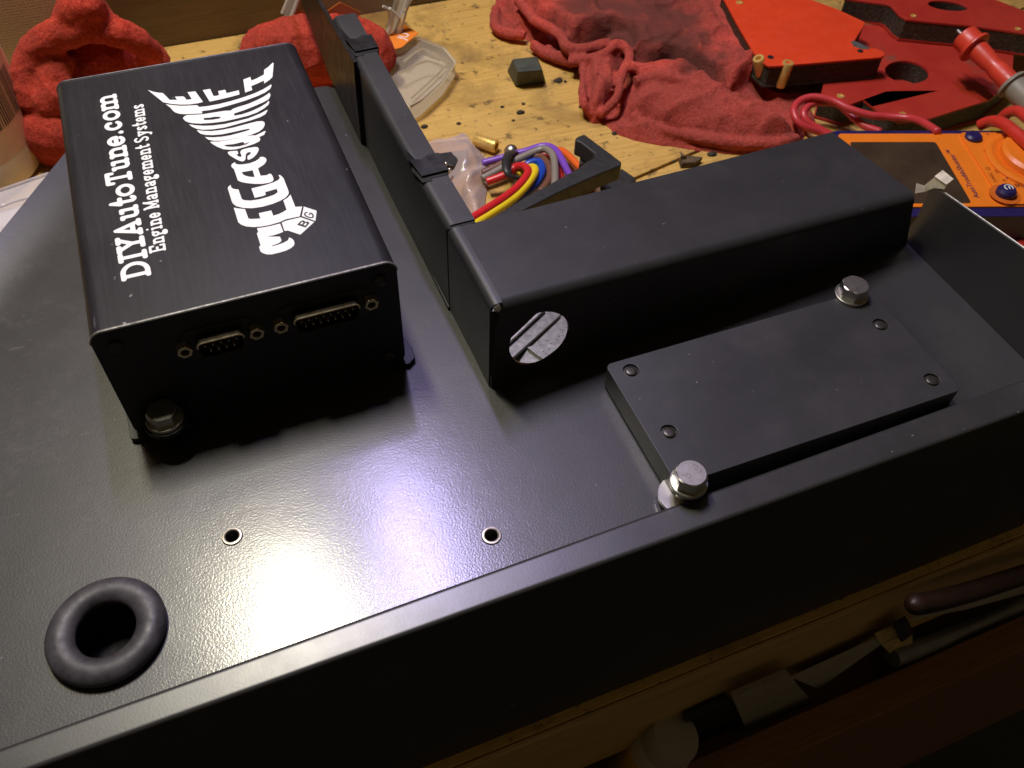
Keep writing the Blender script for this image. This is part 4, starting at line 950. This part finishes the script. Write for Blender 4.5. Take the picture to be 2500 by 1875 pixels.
m1 = magnet('welding_magnet', [(1760,-14),(1769,0),(1800,58),(1842,130),(1869,156),(1880,161),(1893,161),(2003,152),(2150,140),(2160,134),(2157,126),(2142,119),(2124,117),(2086,99),(2112,57),(2110,53),(2104,50),(2039,20),(1983,0),(1940,-25)], -36, 16.5, [], MAT['redplate'], 'bright clean orange-red welding magnet with two brass standoffs at its corner', [(1805, 7, 2.6, 'brass'), (1881, 140, 2.1, 'hole'), (2100, 125, 2.0, 'hole')])
MB().prism([at(*q, -35.95) for q in ((2077,101),(2086,99.5),(2124,117),(2122,120),(2104,120),(2084,113))], (0, 0, 0.1)).build('worn_patch', MAT['steel'], m1)
def standoff(p0, p1, r, label):
    ax = (p1-p0); L = ax.length; t = thing('brass_standoff', p0, label, 'standoff', 'brass standoffs')
    MB().lathe([(r*0.9, 0), (r, 0.4), (r, L-0.5), (r*0.92, L), (r*0.5, L), (r*0.45, L-2.0)], 26, p0, ax).lathe([(r*0.5, L-2.2), (r*0.48, L-2)], 14, p0, ax).build('barrel', MAT['brass'], t)
standoff(at(1862, 196, -53), at(1851.5, 142, -35), 3.9, 'left upright brass standoff touching the corner of the bright red magnet')
standoff(at(1903, 210, -53), at(1925, 152, -35), 3.9, 'right tilted brass standoff leaning on the edge of the bright red magnet')
# ------------------------------------------------------------------ multimeter, probe and leads
q0 = at(2020, 316, -40); ang = math.atan2(at(2500, 316, -40).y-q0.y, at(2500, 316, -40).x-q0.x)
me_ = thing('multimeter', (q0.x+60, q0.y-60, ZB), 'orange multimeter in a navy blue holster with a dark display, right of the channel', 'multimeter')
eu = Vector((math.cos(ang), math.sin(ang), 0)); ev = Vector((math.sin(ang), -math.cos(ang), 0))
def mm(u, v, z): return q0+eu*u+ev*v+Vector((0, 0, z+40))
def uv(px, py, z=-40): d = at(px, py, z)-q0; return d.dot(eu), d.dot(ev)
ml, mw = 190.0, uv(2377, 512)[1]+5.0
MB().prism([mm(u, v, -69.5) for u, v in rrect(0, ml, 0, mw, 7, 5)], (0, 0, 28.7)).build('holster', MAT['navy'], me_, 1.6, seg=3)
u0, v0 = uv(2067, 332); u1, v1 = uv(2377, 505)
MB().prism([mm(u, v, -45) for u, v in rrect(5, ml-5, 4.6, v1, 3, 4)], (0, 0, 5.2)).build('front_panel', MAT['orange'], me_, 0.8)
us = uv(2331, 320)[0]
MB().prism([mm(u, v, -39.9) for u, v in rrect(us+1, ml-6, 5.2, v1-0.6, 3, 4)], (0, 0, 1.4)).build('dial_panel', MAT['orange'], me_, 0.6)
sq = [uv(2092, 352), uv(2289, 343), uv(2365, 500)]
su0, su1, sv0, sv1 = 10.0, (sq[1][0]+sq[2][0])/2, (sq[0][1]+sq[1][1])/2, v1-3
MB().prism([mm(u, v, -39.95) for u, v in rrect(su0, su1, sv0, sv1, 2, 3)], (0, 0, 0.35)).build('display', MAT['screen'], me_, 0.15)
dc = uv(2530, 392, -38)
MB().lathe([(30, 0), (30, 1.2), (27.5, 2.2), (26.0, 2.0), (25.0, 1.2)], 56, mm(*dc, -38.45)).build('dial_ring', MAT['orange'], me_, ang=60)
MB().lathe([(22, 0), (22, 5.0), (20, 6.5)], 48, mm(*dc, -38.3)).build('dial_knob', MAT['orange'], me_)
bt = uv(2378, 332, -37); MB().lathe([(5.2, 0), (5.2, 1.6), (4.0, 2.8), (1.5, 3.2)], 24, mm(*bt, -38.45)).build('push_button', MAT['navy'], me_)
pw = uv(2456, 470, -37)
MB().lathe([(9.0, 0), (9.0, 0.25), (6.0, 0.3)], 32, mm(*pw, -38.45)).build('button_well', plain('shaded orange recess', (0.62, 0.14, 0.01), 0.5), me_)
pbn = MB().lathe([(5.6, 0), (5.6, 2.6), (4.4, 4.2), (1.5, 4.8)], 24, mm(*pw, -38.1)).build('power_button', MAT['navy'], me_)
cp = mm(*pw, -33.2)
MB().tube([cp+Vector((2.4*math.cos(a), 2.4*math.sin(a), -0.15)) for a in [math.radians(-60+k*30) for k in range(10)]], 0.32, 6, 2).tube([cp+Vector((-0.5, -1.6, 0)), cp+Vector((0.4, 0.9, 0))], 0.32, 6, 1).build('power_symbol', MAT['white'], pbn)
MT = Matrix.Rotation(ang-math.pi/2+math.pi, 4, 'Z')
def mtext(txt, px, py, size, name, z=-38.35, rot=0.0, m='navy', sx=1.0, shear=0.0):
    u, v = uv(px, py, z); p = mm(u, v, z)
    Mx = Matrix.Translation(p) @ MT @ Matrix.Rotation(rot, 4, 'Z')
    if shear: Mx = Mx @ Matrix.Shear('XY', 4, (shear, 0)) if False else Mx
    return put_text(txt, size, Mx, MAT[m], me_, name, sx=sx)
MT = Matrix.Rotation(ang+math.pi/2, 4, 'Z')
mtext('AutoTroubleShooter\u2122', 2350, 422, 5.0, 'meter_lettering', -39.6, sx=0.98)
darkor = plain('brown dial print', (0.28, 0.05, 0.01), 0.5); MAT['darkor'] = darkor
for s_, x, y, z_ in (('OFF', 2409, 372, 3.4), ('Hz', 2413, 356, 2.6), ('20', 2420, 396, 2.6), ('200', 2434, 418, 2.6), ('2K', 2452, 440, 2.6), ('20K', 2482, 452, 2.6), ('DWELL', 2424, 432, 2.8), ('\u03a9', 2413, 411, 3.6), ('0', 2412, 327, 3.0), ('4', 2434, 331, 3.0)):
    mtext(s_, x, y, z_, 'dial_marks', m='darkor')
mb = MB()
for P in ([(2420, 361), (2429, 347), (2447, 336)], [(2425, 396), (2438, 415), (2459, 434)], [(2486, 451), (2510, 460)]):
    Q = [mm(*uv(*q, -38.2), -38.25) for q in P]; mb.tube(Q, 0.3, 6, 3)
    for q in Q: mb.ball(q, 0.85, 8, (1, 1, .3))
mb.build('dial_scale', darkor, me_)
# red probe
pb_ = thing('test_probe', at(2400, 130, -40), 'red test probe with a grey collar, leaning across the red magnets at the top right', 'test probe')
a0, a1 = at(2352, 88, -20), at(2470, 205, -30); ax = (a1-a0).normalized(); L = (a1-a0).length
MB().lathe([(7.2, 0), (8.6, 1.0), (8.6, 9.5), (10.4, 10), (10.8, 11), (10.8, 12.2), (10.0, 12.8), (6.9, 13), (6.6, 18), (6.0, L*0.55), (5.4, L*0.62), (6.2, L*0.72), (6.4, L)], 28, a0, ax).build('tip_guard', MAT['probe'], pb_, ang=45)
MB().lathe([(1.0, -6), (1.6, 0.2)], 12, a0, ax).build('tip', MAT['steel'], pb_)
MB().lathe([(9.4, L-1), (10.2, L-0.2), (10.2, L+1.2), (9.0, L+1.8), (8.0, L+2), (7.8, L+60)], 28, a0, ax).build('grip', MAT['probegrey'], pb_, ang=45)
mR = wire_mat('rose red', (0.55, 0.045, 0.05)); mR2 = wire_mat('scarlet', (0.60, 0.04, 0.025))
def lead(path, r, m, label, cat='test lead', group=None, name='test_lead'):
    return tag(MB().tube(path, r, 12, 6).build(name, m, None, ang=180), label, cat, group)
Z = lambda pts, zs: [at(x, y, z) for (x, y), z in zip(pts, zs)]
lead(Z([(2290,322),(2255,300),(2223,289),(2169,285),(2124,281),(2074,266),(2033,246),(1988,237),(1955,245),(1938,266),(1945,293),(1968,311),(2005,324),(2040,340)], [-38,-42,-47,-50,-50,-49,-48,-48,-50,-52,-55,-58,-62,-64]), 2.5, mR, 'thin rose-red test lead looping over the big red magnet towards the meter')
lead(Z([(2150,322),(2106,305),(2070,275),(2045,255),(2005,250),(1978,256),(1962,275),(1970,296),(1995,312),(2030,330)], [-58,-58,-56,-53,-52,-53,-55,-58,-61,-64]), 2.5, mR, 'second rose-red lead running just inside the looped lead behind the meter')
lead(Z([(2392,306),(2420,296),(2450,302),(2480,325),(2520,360),(2560,400)], [-42,-36,-31,-29,-28,-30]), 3.6, mR2, 'thick scarlet lead curving across the meter dial at the right')
lead(Z([(2445,290),(2462,275),(2485,272),(2510,290),(2560,330)], [-48,-42,-38,-36,-34]), 3.6, mR2, 'thick scarlet lead arching behind the meter, under the grey probe grip')
lead(Z([(2480,620),(2494,588),(2520,560),(2570,540)], [-62,-62,-62,-62]), 4.0, mR2, 'short end of scarlet lead below the meter beside the side wall')
# ------------------------------------------------------------------ rubber block, brass tube, crumbs
kb = [at(*q, ZB+0.2) for q in ((1258, 213), (1334, 202))]; kt = [at(*q, ZB+15) for q in ((1250, 143), (1312, 136), (1324, 170), (1264, 175))]
dv = (kb[1]-kb[0]); nv = Vector((-dv.y, dv.x, 0)).normalized()*22
mb = MB().add([kb[0], kb[1], kb[1]+nv, kb[0]+nv, kt[3], kt[2], kt[1], kt[0]], [(3,2,1,0),(4,5,6,7),(0,1,5,4),(1,2,6,5),(2,3,7,6),(3,0,4,7)])
tag(mb.build('rubber_block', MAT['cube'], None, 1.6, seg=3), 'small dark grey-green tapered rubber block on the bare bench', 'rubber block')
p0, p1 = at(1160, 341, ZB+5), at(1212, 358, ZB+5)
bf = thing('brass_tube', p0, 'short hollow brass tube lying on the bench beside the plastic bag', 'brass tube')
ax = p1-p0; L = ax.length
MB().lathe([(4.2, 0), (4.4, 0.4), (4.4, L-0.4), (4.1, L), (2.7, L), (2.6, L-3)], 26, p0, ax).build('barrel', MAT['brass'], bf)
MB().lathe([(2.7, L-3.2), (2.6, L-3)], 16, p0, ax).build('bore', MAT['hole'], bf)
sp_ = at(1248, 370, ZB+6); tag(MB().ball(sp_, 4.6, 24).build('steel_ball', MAT['zinc'], None), 'shiny domed steel nut behind the purple wire', 'nut')
cm = plain('gritty crumb', (0.035, 0.026, 0.016), 0.8, 0, 0.4, 300, 0.6, 900)
for k, (px, py, r) in enumerate([(1363, 198, 3.0), (1380, 200, 1.6), (1271, 276, 2.6), (1253, 295, 1.4), (1278, 255, 1.6), (1226, 262, 1.5), (1738, 378, 3.0), (1582, 330, 3.6), (1740, 350, 1.2), (1420, 262, 2.2), (1036, 311, 2.5), (1066, 187, 1.6), (1120, 303, 1.8), (1500, 327, 2.2), (1645, 395, 1.4)]):
    c = at(px, py, ZB); rs = random.Random(k); mb = MB(); r *= 0.72; mb.ball((c.x, c.y, ZB+r*0.4), r, 9, (1+rs.random()*.6, .7+rs.random()*.4, .55))
    for v in mb.v: v += Vector((rs.uniform(-.25, .25), rs.uniform(-.25, .25), rs.uniform(-.12, .12)))*r
    tag(mb.build('crumb', cm, None, ang=20), 'small dark crumb of grit on the bare yellow bench boards', 'crumb', 'crumbs of grit on the bench')
c = at(1680, 402, ZB); mb = MB()
mb.prism([(c.x-7, c.y-2, ZB+.3), (c.x+1, c.y-4, ZB+.3), (c.x+9, c.y-1, ZB+.3), (c.x+3, c.y+3, ZB+.3), (c.x-5, c.y+5, ZB+.3)], (1, 0, 4)).prism([(c.x-5, c.y+1, ZB+2), (c.x-1, c.y+0, ZB+2), (c.x-3, c.y+5, ZB+2)], (-1, 1, 5))
tag(mb.build('bark_chip', plain('brown bark chip', (0.09, 0.06, 0.03), 0.8, 0, 0.5, 200, 0.7, 500), None, 0.5), 'ragged brown chip of debris behind the channel beside the board joint', 'debris')
# ------------------------------------------------------------------ plastic bag with relay
X4 = lambda pts: crop(pts, 1020, 280, 0.26221)
bagp = [(60,150),(200,128),(450,100),(560,210),(690,350),(665,470),(640,620),(620,760),(600,910),(520,935),(410,720),(300,570),(230,430),(140,290)]
Pb = W2(X4(bagp), ZB+10); Pa = np.array(Pb); gx = np.arange(Pa[:, 0].min()-2, Pa[:, 0].max()+2, 2.2); gy2 = np.arange(Pa[:, 1].min()-2, Pa[:, 1].max()+2, 2.2)
Xg, Yg = np.meshgrid(gx, gy2, indexing='ij'); dd, nxx, nyy = poly_sd(Pb, Xg, Yg)
Hb = 12*np.sqrt(sstep(dd, 24))+6*np.abs(vnoise(Xg, Yg, 24, 31))*sstep(dd, 9)+3.0*np.abs(vnoise(Xg+8*vnoise(Xg, Yg, 20, 35), Yg, 9, 32))*sstep(dd, 6)
for P_, h_, w_ in (([(380,690),(470,600),(560,520),(680,400)], 5, 3.0), ([(440,110),(450,180),(500,300)], 4, 3.0), ([(300,560),(480,480),(600,400)], -3, 4)):
    Hb += h_*np.exp(-(line_d(W2(X4(P_), ZB+10), Xg, Yg)/w_)**2)*sstep(dd, 6)
mb = MB(); idx = {}
def bid(i, j):
    if (i, j) not in idx:
        idx[(i, j)] = len(mb.v); mb.v.append(Vector((Xg[i, j], Yg[i, j], ZB+1+Hb[i, j])) if dd[i, j] > 0 else Vector((nxx[i, j], nyy[i, j], ZB+1)))
    return idx[(i, j)]
for i in range(len(gx)-1):
    for j in range(len(gy2)-1):
        if (dd[i:i+2, j:j+2] > 0).any(): mb.f.append((bid(i, j), bid(i+1, j), bid(i+1, j+1), bid(i, j+1)))
tag(mb.build('plastic_bag', MAT['bag'], None, ang=180), 'crumpled milky clear plastic bag lying between the tray leg and the wires', 'plastic bag')
rq = [at(*q, ZB+1) for q in X4([(190,455),(480,412),(440,470),(330,570),(250,560)])]
rl_ = thing('relay', rq[0], 'small black relay with silver pins inside the plastic bag', 'relay')
MB().prism(rq, (0, 0, 8)).build('housing', MAT['blackpl'], rl_, 0.6)
mb = MB()
for q in X4([(262,465),(295,520)]): c = at(*q, ZB+9); mb.ball(c+Vector((0, 0, .6)), 1.3, 10)
mb.build('pins', MAT['zinc'], rl_)
# ------------------------------------------------------------------ wire bundle
def wire(nm, col, pts, zs, label, r=2.05):
    P = X4(pts); n = len(P); zz = np.interp(np.linspace(0, 1, n), np.linspace(0, 1, len(zs)), zs)
    return tag(MB().tube([at(x, y, z) for (x, y), z in zip(P, zz)], r, 12, 6).build('wire', wire_mat(nm, col), None, ang=180), label, 'wire', 'bundled coloured wires behind the channel')
wire('red', (0.62, 0.02, 0.025), [(430,1010),(530,950),(640,880),(780,790),(900,700),(985,610),(1025,545),(1015,500),(970,478),(905,492),(830,550),(740,590),(640,625)], [-40,-42,-46,-50,-56,-60], 'red wire, nearest the tray corner, bent back under the black tie', 2.5)
wire('yellow', (0.85, 0.62, 0.02), [(520,1035),(620,960),(760,870),(900,770),(1010,660),(1075,570),(1092,520),(1072,492),(1010,505),(940,560)], [-42,-45,-49,-53,-58], 'bright yellow wire running beside the red wire', 2.5)
wire('green', (0.01, 0.20, 0.09), [(560,1010),(640,955),(800,890),(950,780),(1060,640),(1115,550),(1125,500),(1090,465)], [-56,-57,-58,-58,-60], 'green wire mostly hidden beneath the yellow wire', 2.3)
wire('blue', (0.01, 0.06, 0.42), [(840,880),(950,770),(1060,680),(1135,585),(1158,505),(1140,450),(1085,438),(1010,470),(930,540)], [-52,-54,-56,-58,-62], 'blue wire bent in a tight hairpin beside the yellow wire', 2.5)
wire('white', (0.75, 0.72, 0.62), [(840,840),(940,785),(1075,700),(1140,640),(1180,560),(1190,480)], [-62,-62,-62], 'white wire just showing between the blue and the brown wires', 2.1)
wire('brown', (0.17, 0.075, 0.045), [(1140,720),(1190,655),(1230,580),(1222,485),(1170,415),(1110,388),(950,398),(800,450),(700,500),(600,545)], [-52,-54,-57,-60,-63], 'brown wire curling inside the grey wire', 2.3)
wire('grey', (0.25, 0.22, 0.18), [(1270,660),(1278,590),(1272,440),(1248,365),(1190,322),(1120,332),(980,392),(850,455),(740,522),(600,595)], [-50,-52,-54,-58,-62], 'grey wire arched over the brown wire', 2.3)
wire('purple', (0.20, 0.07, 0.48), [(1440,600),(1390,520),(1330,400),(1270,322),(1200,292),(1120,302),(1000,342),(880,372),(750,412),(600,452)], [-54,-55,-57,-60,-64], 'purple wire, outermost of the arched wires', 2.3)
wire('dark red', (0.38, 0.02, 0.02), [(1350,640),(1330,570),(1318,480),(1262,395),(1170,372),(1080,375)], [-60,-61,-62], 'dark red wire below the grey and purple wires', 2.3)
wire('orange', (0.78, 0.13, 0.02), [(1560,540),(1490,475),(1405,385),(1335,335),(1270,335),(1200,350)], [-60,-62,-65], 'orange wire passing under the arm of the black plastic bracket', 2.4)
tb_ = MB().ribbon([at(*q, z) for q, z in zip(X4([(905,350),(850,372),(822,430),(822,500),(848,556),(905,590),(950,585)]), (-58,-52,-48.5,-48,-49.5,-53,-58))], 5.0, 1.0)
tag(tb_.build('cable_tie', MAT['blackpl'], None, ang=180), 'black strap tie wrapped round the coloured wires', 'cable tie')
# ------------------------------------------------------------------ black plastic bracket behind the channel
zb_ = -34
bk = thing('plastic_bracket', at(1420, 440, ZB), 'matte black plastic bracket with a hooked end lying behind the channel', 'bracket')
out = [(640,985),(820,870),(1000,760),(1200,655),(1400,545),(1500,488),(1555,440),(1640,392),(1640,355),(1520,262),(1465,236),(1468,212),(1500,195),(1555,178),(1605,215),(1720,300),(1895,432),(1898,462),(1700,545),(1480,640),(1280,735),(1000,880),(760,1010)]
MB().prism([at(*q, zb_) for q in X4(out)], (0, 0, -11)).build('arm', MAT['blackpl'], bk, 1.2, seg=3)
MB().prism([at(*q, -46) for q in X4([(1530,270),(1640,355),(1640,395),(1560,440),(1500,470)])], (0, 0, -16)).build('web', MAT['blackpl'], bk, 0.5)
fo = MB().prism([at(*q, -64) for q in X4([(1700,640),(1900,500),(2040,595),(1960,660),(1800,720)])], (0, 0, -5)).build('foot', MAT['blackpl'], bk, 0.6)
# ------------------------------------------------------------------ blister packs with orange cards
bl = thing('blister_pack', at(860, 20, ZB), 'upright clear blister pack with an orange card, behind the upright black plate', 'blister pack', 'clear blister packs')
def upr(px, py, y): return at_y(px, py, y)
YB = 345
def shell(mb, P, vec, r):
    for i in range(len(P)): mb.tube([P[i], P[(i+1) % len(P)]], r, 8, 1)
sh = [upr(*q, YB) for q in ((702, 66), (735, -20), (1003, -20), (985, 30), (965, 96), (940, 150), (780, 160))]
MB().prism(sh, (0, 14, 4)).build('shell', MAT['clear'], bl, 1.5)
rimm = m_clear('rim plastic with painted highlight', (0.95, 0.92, 0.80), 0.35, 0.12, 0.5, 0.1)  # paler, denser plastic imitates bright highlights on the clear shell
for off in (0, 12):
    for a, b, r in ((0, 1, 1.6), (2, 3, 2.4), (3, 4, 2.8), (4, 5, 2.0)):
        o_ = Vector((0, off, off*0.3)); MB().tube([sh[a]+o_, (sh[a]+sh[b])/2+o_+Vector((.6, 0, .4)), sh[b]+o_], r, 8, 3).build('moulded_rim', rimm, bl)
for P_, r in ((((950, 20), (955, 60), (938, 92)), 1.6), (((935, 15), (962, 30), (975, 45)), 1.0)):
    MB().tube([upr(*q, YB-2) for q in P_], r, 8, 4).build('moulded_ridge', rimm, bl)  # ridges added as the upright streaks of highlight
MB().prism([upr(*q, YB+8) for q in ((706, 45), (728, 25), (765, 36), (790, 34), (830, 6), (880, 30), (870, 70), (800, 60), (700, 52))], (0, 1, 0)).build('card', MAT['orangecard'], bl)
bl2 = thing('blister_pack', at(1040, 150, ZB), 'flat empty clear blister pack with orange card corner, on the bench behind the tray leg', 'blister pack', 'clear blister packs')
zz1 = ZB+13
fl_ = [at(*q, zz1) for q in ((962, 118), (1020, 92), (1085, 118), (1112, 152), (1080, 200), (1030, 245), (1000, 262), (950, 190))]
MB().prism(fl_, (0, 0, -11.5)).build('shell', MAT['clear'], bl2, 2.0)
rimt = m_clear('thin rim plastic', (0.8, 0.74, 0.6), 0.18, 0.15, 0.3, 0.1)
MB().tube(fl_, 0.9, 8, 1, closed=True).build('moulded_rim', rimt, bl2)
for P_, dz in ((((975, 180), (1040, 150), (1090, 165)), 0), (((1005, 240), (1060, 190), (1100, 150)), -8), (((985, 150), (1030, 120), (1075, 140)), -2)):
    MB().tube([at(*q, zz1+dz) for q in P_], 0.8, 8, 4).build('moulded_ridge', rimt, bl2)
oc = [at(*q, zz1+6) for q in ((943, 92), (985, 60), (1022, 82), (981, 117), (955, 124))]
cd = MB().prism(oc, (0, 0, 0.5)).build('card', MAT['orangecard'], bl2)
cpt = at(986, 88, zz1+6.6); dirv = (at(1004, 70, zz1+6.6)-at(972, 104, zz1+6.6))
put_text('JU', 9.5, Matrix.Translation(cpt) @ Matrix.Rotation(math.atan2(dirv.y, dirv.x), 4, 'Z'), MAT['white'], cd, 'card_lettering')
# ------------------------------------------------------------------ jug and frosted tray at the left edge
jc = Vector((-95, 312, ZB)); jg = thing('plastic_jug', jc, 'cream translucent plastic jug with a tan barcode label at the left edge', 'jug')
MB().lathe([(50, 0), (54, 3), (55, 12), (55, 95), (52, 110), (42, 124), (22, 134), (18, 138), (18, 152)], 56, jc).build('body', MAT['jug'], jg)
mb = MB(); lab = []
a_c = math.radians(-35)
for i in range(17):
    a = a_c+math.radians(-34+68*i/16)
    for z in (22, 84): lab.append(jc+Vector((55.25*math.cos(a), 55.25*math.sin(a), z)))
mb.add(lab, [(2*i, 2*i+2, 2*i+3, 2*i+1) for i in range(16)])
lb = mb.build('label', MAT['label'], jg)
mb = MB(); rs = random.Random(2); a = a_c-math.radians(16)
while a < a_c+math.radians(26):
    w = math.radians(rs.choice((0.4, 0.7, 1.1)))
    mb.add([jc+Vector((55.4*math.cos(q), 55.4*math.sin(q), z)) for q, z in ((a, 40), (a+w, 40), (a+w, 66), (a, 66))], [(0, 1, 2, 3)])
    a += w+math.radians(rs.choice((0.5, 0.8, 1.2)))
mb.build('barcode', MAT['ink'], lb)
ft = [at(*q, ZB+14) for q in ((-60, 480), (0, 466), (118, 425), (150, 440), (60, 560), (0, 640), (-80, 640))]
ftt = thing('frosted_tray', at(20, 520, ZB), 'frosted clear plastic tray on the bench at the left edge below the jug', 'plastic tray')
MB().prism(ft, (0, 0, -13)).build('shell', MAT['tray'], ftt, 1.5)
MB().tube(ft, 1.2, 8, 1, closed=True).build('rim', MAT['tray'], ftt)
MB().tube([at(*q, ZB+14.5) for q in ((-20, 512), (40, 490), (90, 478))], 0.9, 8, 3).build('rib', MAT['tray'], ftt)
# ------------------------------------------------------------------ clutter in the drawer
def dat(px, py, y=-148): return at_y(px, py, y)
bc = dat(1600, 1840); bo = thing('glue_bottle', (bc.x, -148, -172), 'yellow bottle with a white cap and band lying in the drawer', 'bottle')
ax = Vector((0.22, -0.05, 0.95))
MB().lathe([(12, -34), (13, -30), (13, 2), (12.4, 5)], 30, bc, ax).build('body', plain('yellow bottle plastic', (0.62, 0.36, 0.05), 0.45), bo)
MB().lathe([(13.15, 2.2), (13.15, 11), (12.4, 12.5)], 30, bc, ax).build('paper_band', plain('off white label paper', (0.55, 0.5, 0.42), 0.6), bo)
MB().lathe([(11.6, 12), (11.8, 22), (10.5, 25), (3, 25.5)], 30, bc, ax).build('cap', plain('white cap plastic', (0.45, 0.42, 0.36), 0.5), bo)
def slab(name, pts, y, th, m, label, cat, bev=0.5):
    return tag(MB().prism([dat(*q, y) for q in pts], (0, th, 0)).build(name, m, None, bev), label, cat)
X8 = lambda pts: crop(pts, 1500, 1280, 0.45208)
slab('plastic_wrapper', X8([(640,940),(940,810),(1095,995),(800,1090),(720,1130)]), -150, 3, m_clear('dusty clear film', (0.6, 0.58, 0.5), 0.35, 0.12, 0.4, 0.9, 60), 'dusty clear plastic wrapper stuck up in the middle of the drawer', 'wrapper', 0.3)
slab('black_case', X8([(380,1060),(620,950),(720,1080),(460,1200),(420,1150)]), -146, 3, MAT['blackpl'], 'small black case in the drawer beside the yellow bottle', 'case')
slab('folded_paper', X8([(960,830),(1420,620),(1440,650),(1100,890)]), -147, 1, plain('grey folded paper', (0.42, 0.40, 0.35), 0.7), 'grey folded paper sheet in the drawer', 'paper', 0.1)
slab('printed_card', X8([(1410,600),(1500,560),(1610,600),(1610,640),(1510,720),(1440,650)]), -148, 1, plain('yellow and white card', (0.62, 0.48, 0.2), 0.5, 0, 0.5, 90), 'yellow and white printed card in the drawer', 'card', 0.1)
slab('dark_clip', X8([(1520,560),(1590,525),(1620,590),(1550,640)]), -150, 3, MAT['blackpl'], 'dark square clip in front of the printed card', 'clip')
sd = thing('screwdriver', dat(2400, 1470, -149), 'screwdriver with a brown handle lying at the right end of the drawer', 'screwdriver')
MB().tube([dat(*q, -152) for q in X8([(1600,430),(1680,425),(1900,370),(2250,260),(2400,215)])], lambda t: 4.6*min(1.0, (0.02+t*9))**0.5, 16, 6).build('handle', plain('brown lacquered handle', (0.022, 0.007, 0.003), 0.55), sd)
mb = MB().tube([dat(*q, -150) for q in X8([(1500,720),(1900,570),(2160,460),(2260,420)])], 5.0, 14, 4)
tag(mb.build('metal_tube', MAT['steel'], None), 'dull metal tube lying along the front of the drawer at the right', 'tube')
slab('white_sheet', X8([(1600,520),(1900,460),(2300,350),(2300,290),(1900,420)]), -145.5, 1, plain('white card sheet', (0.5, 0.48, 0.44), 0.6), 'white card edge showing beneath the brown screwdriver handle', 'card', 0.1)
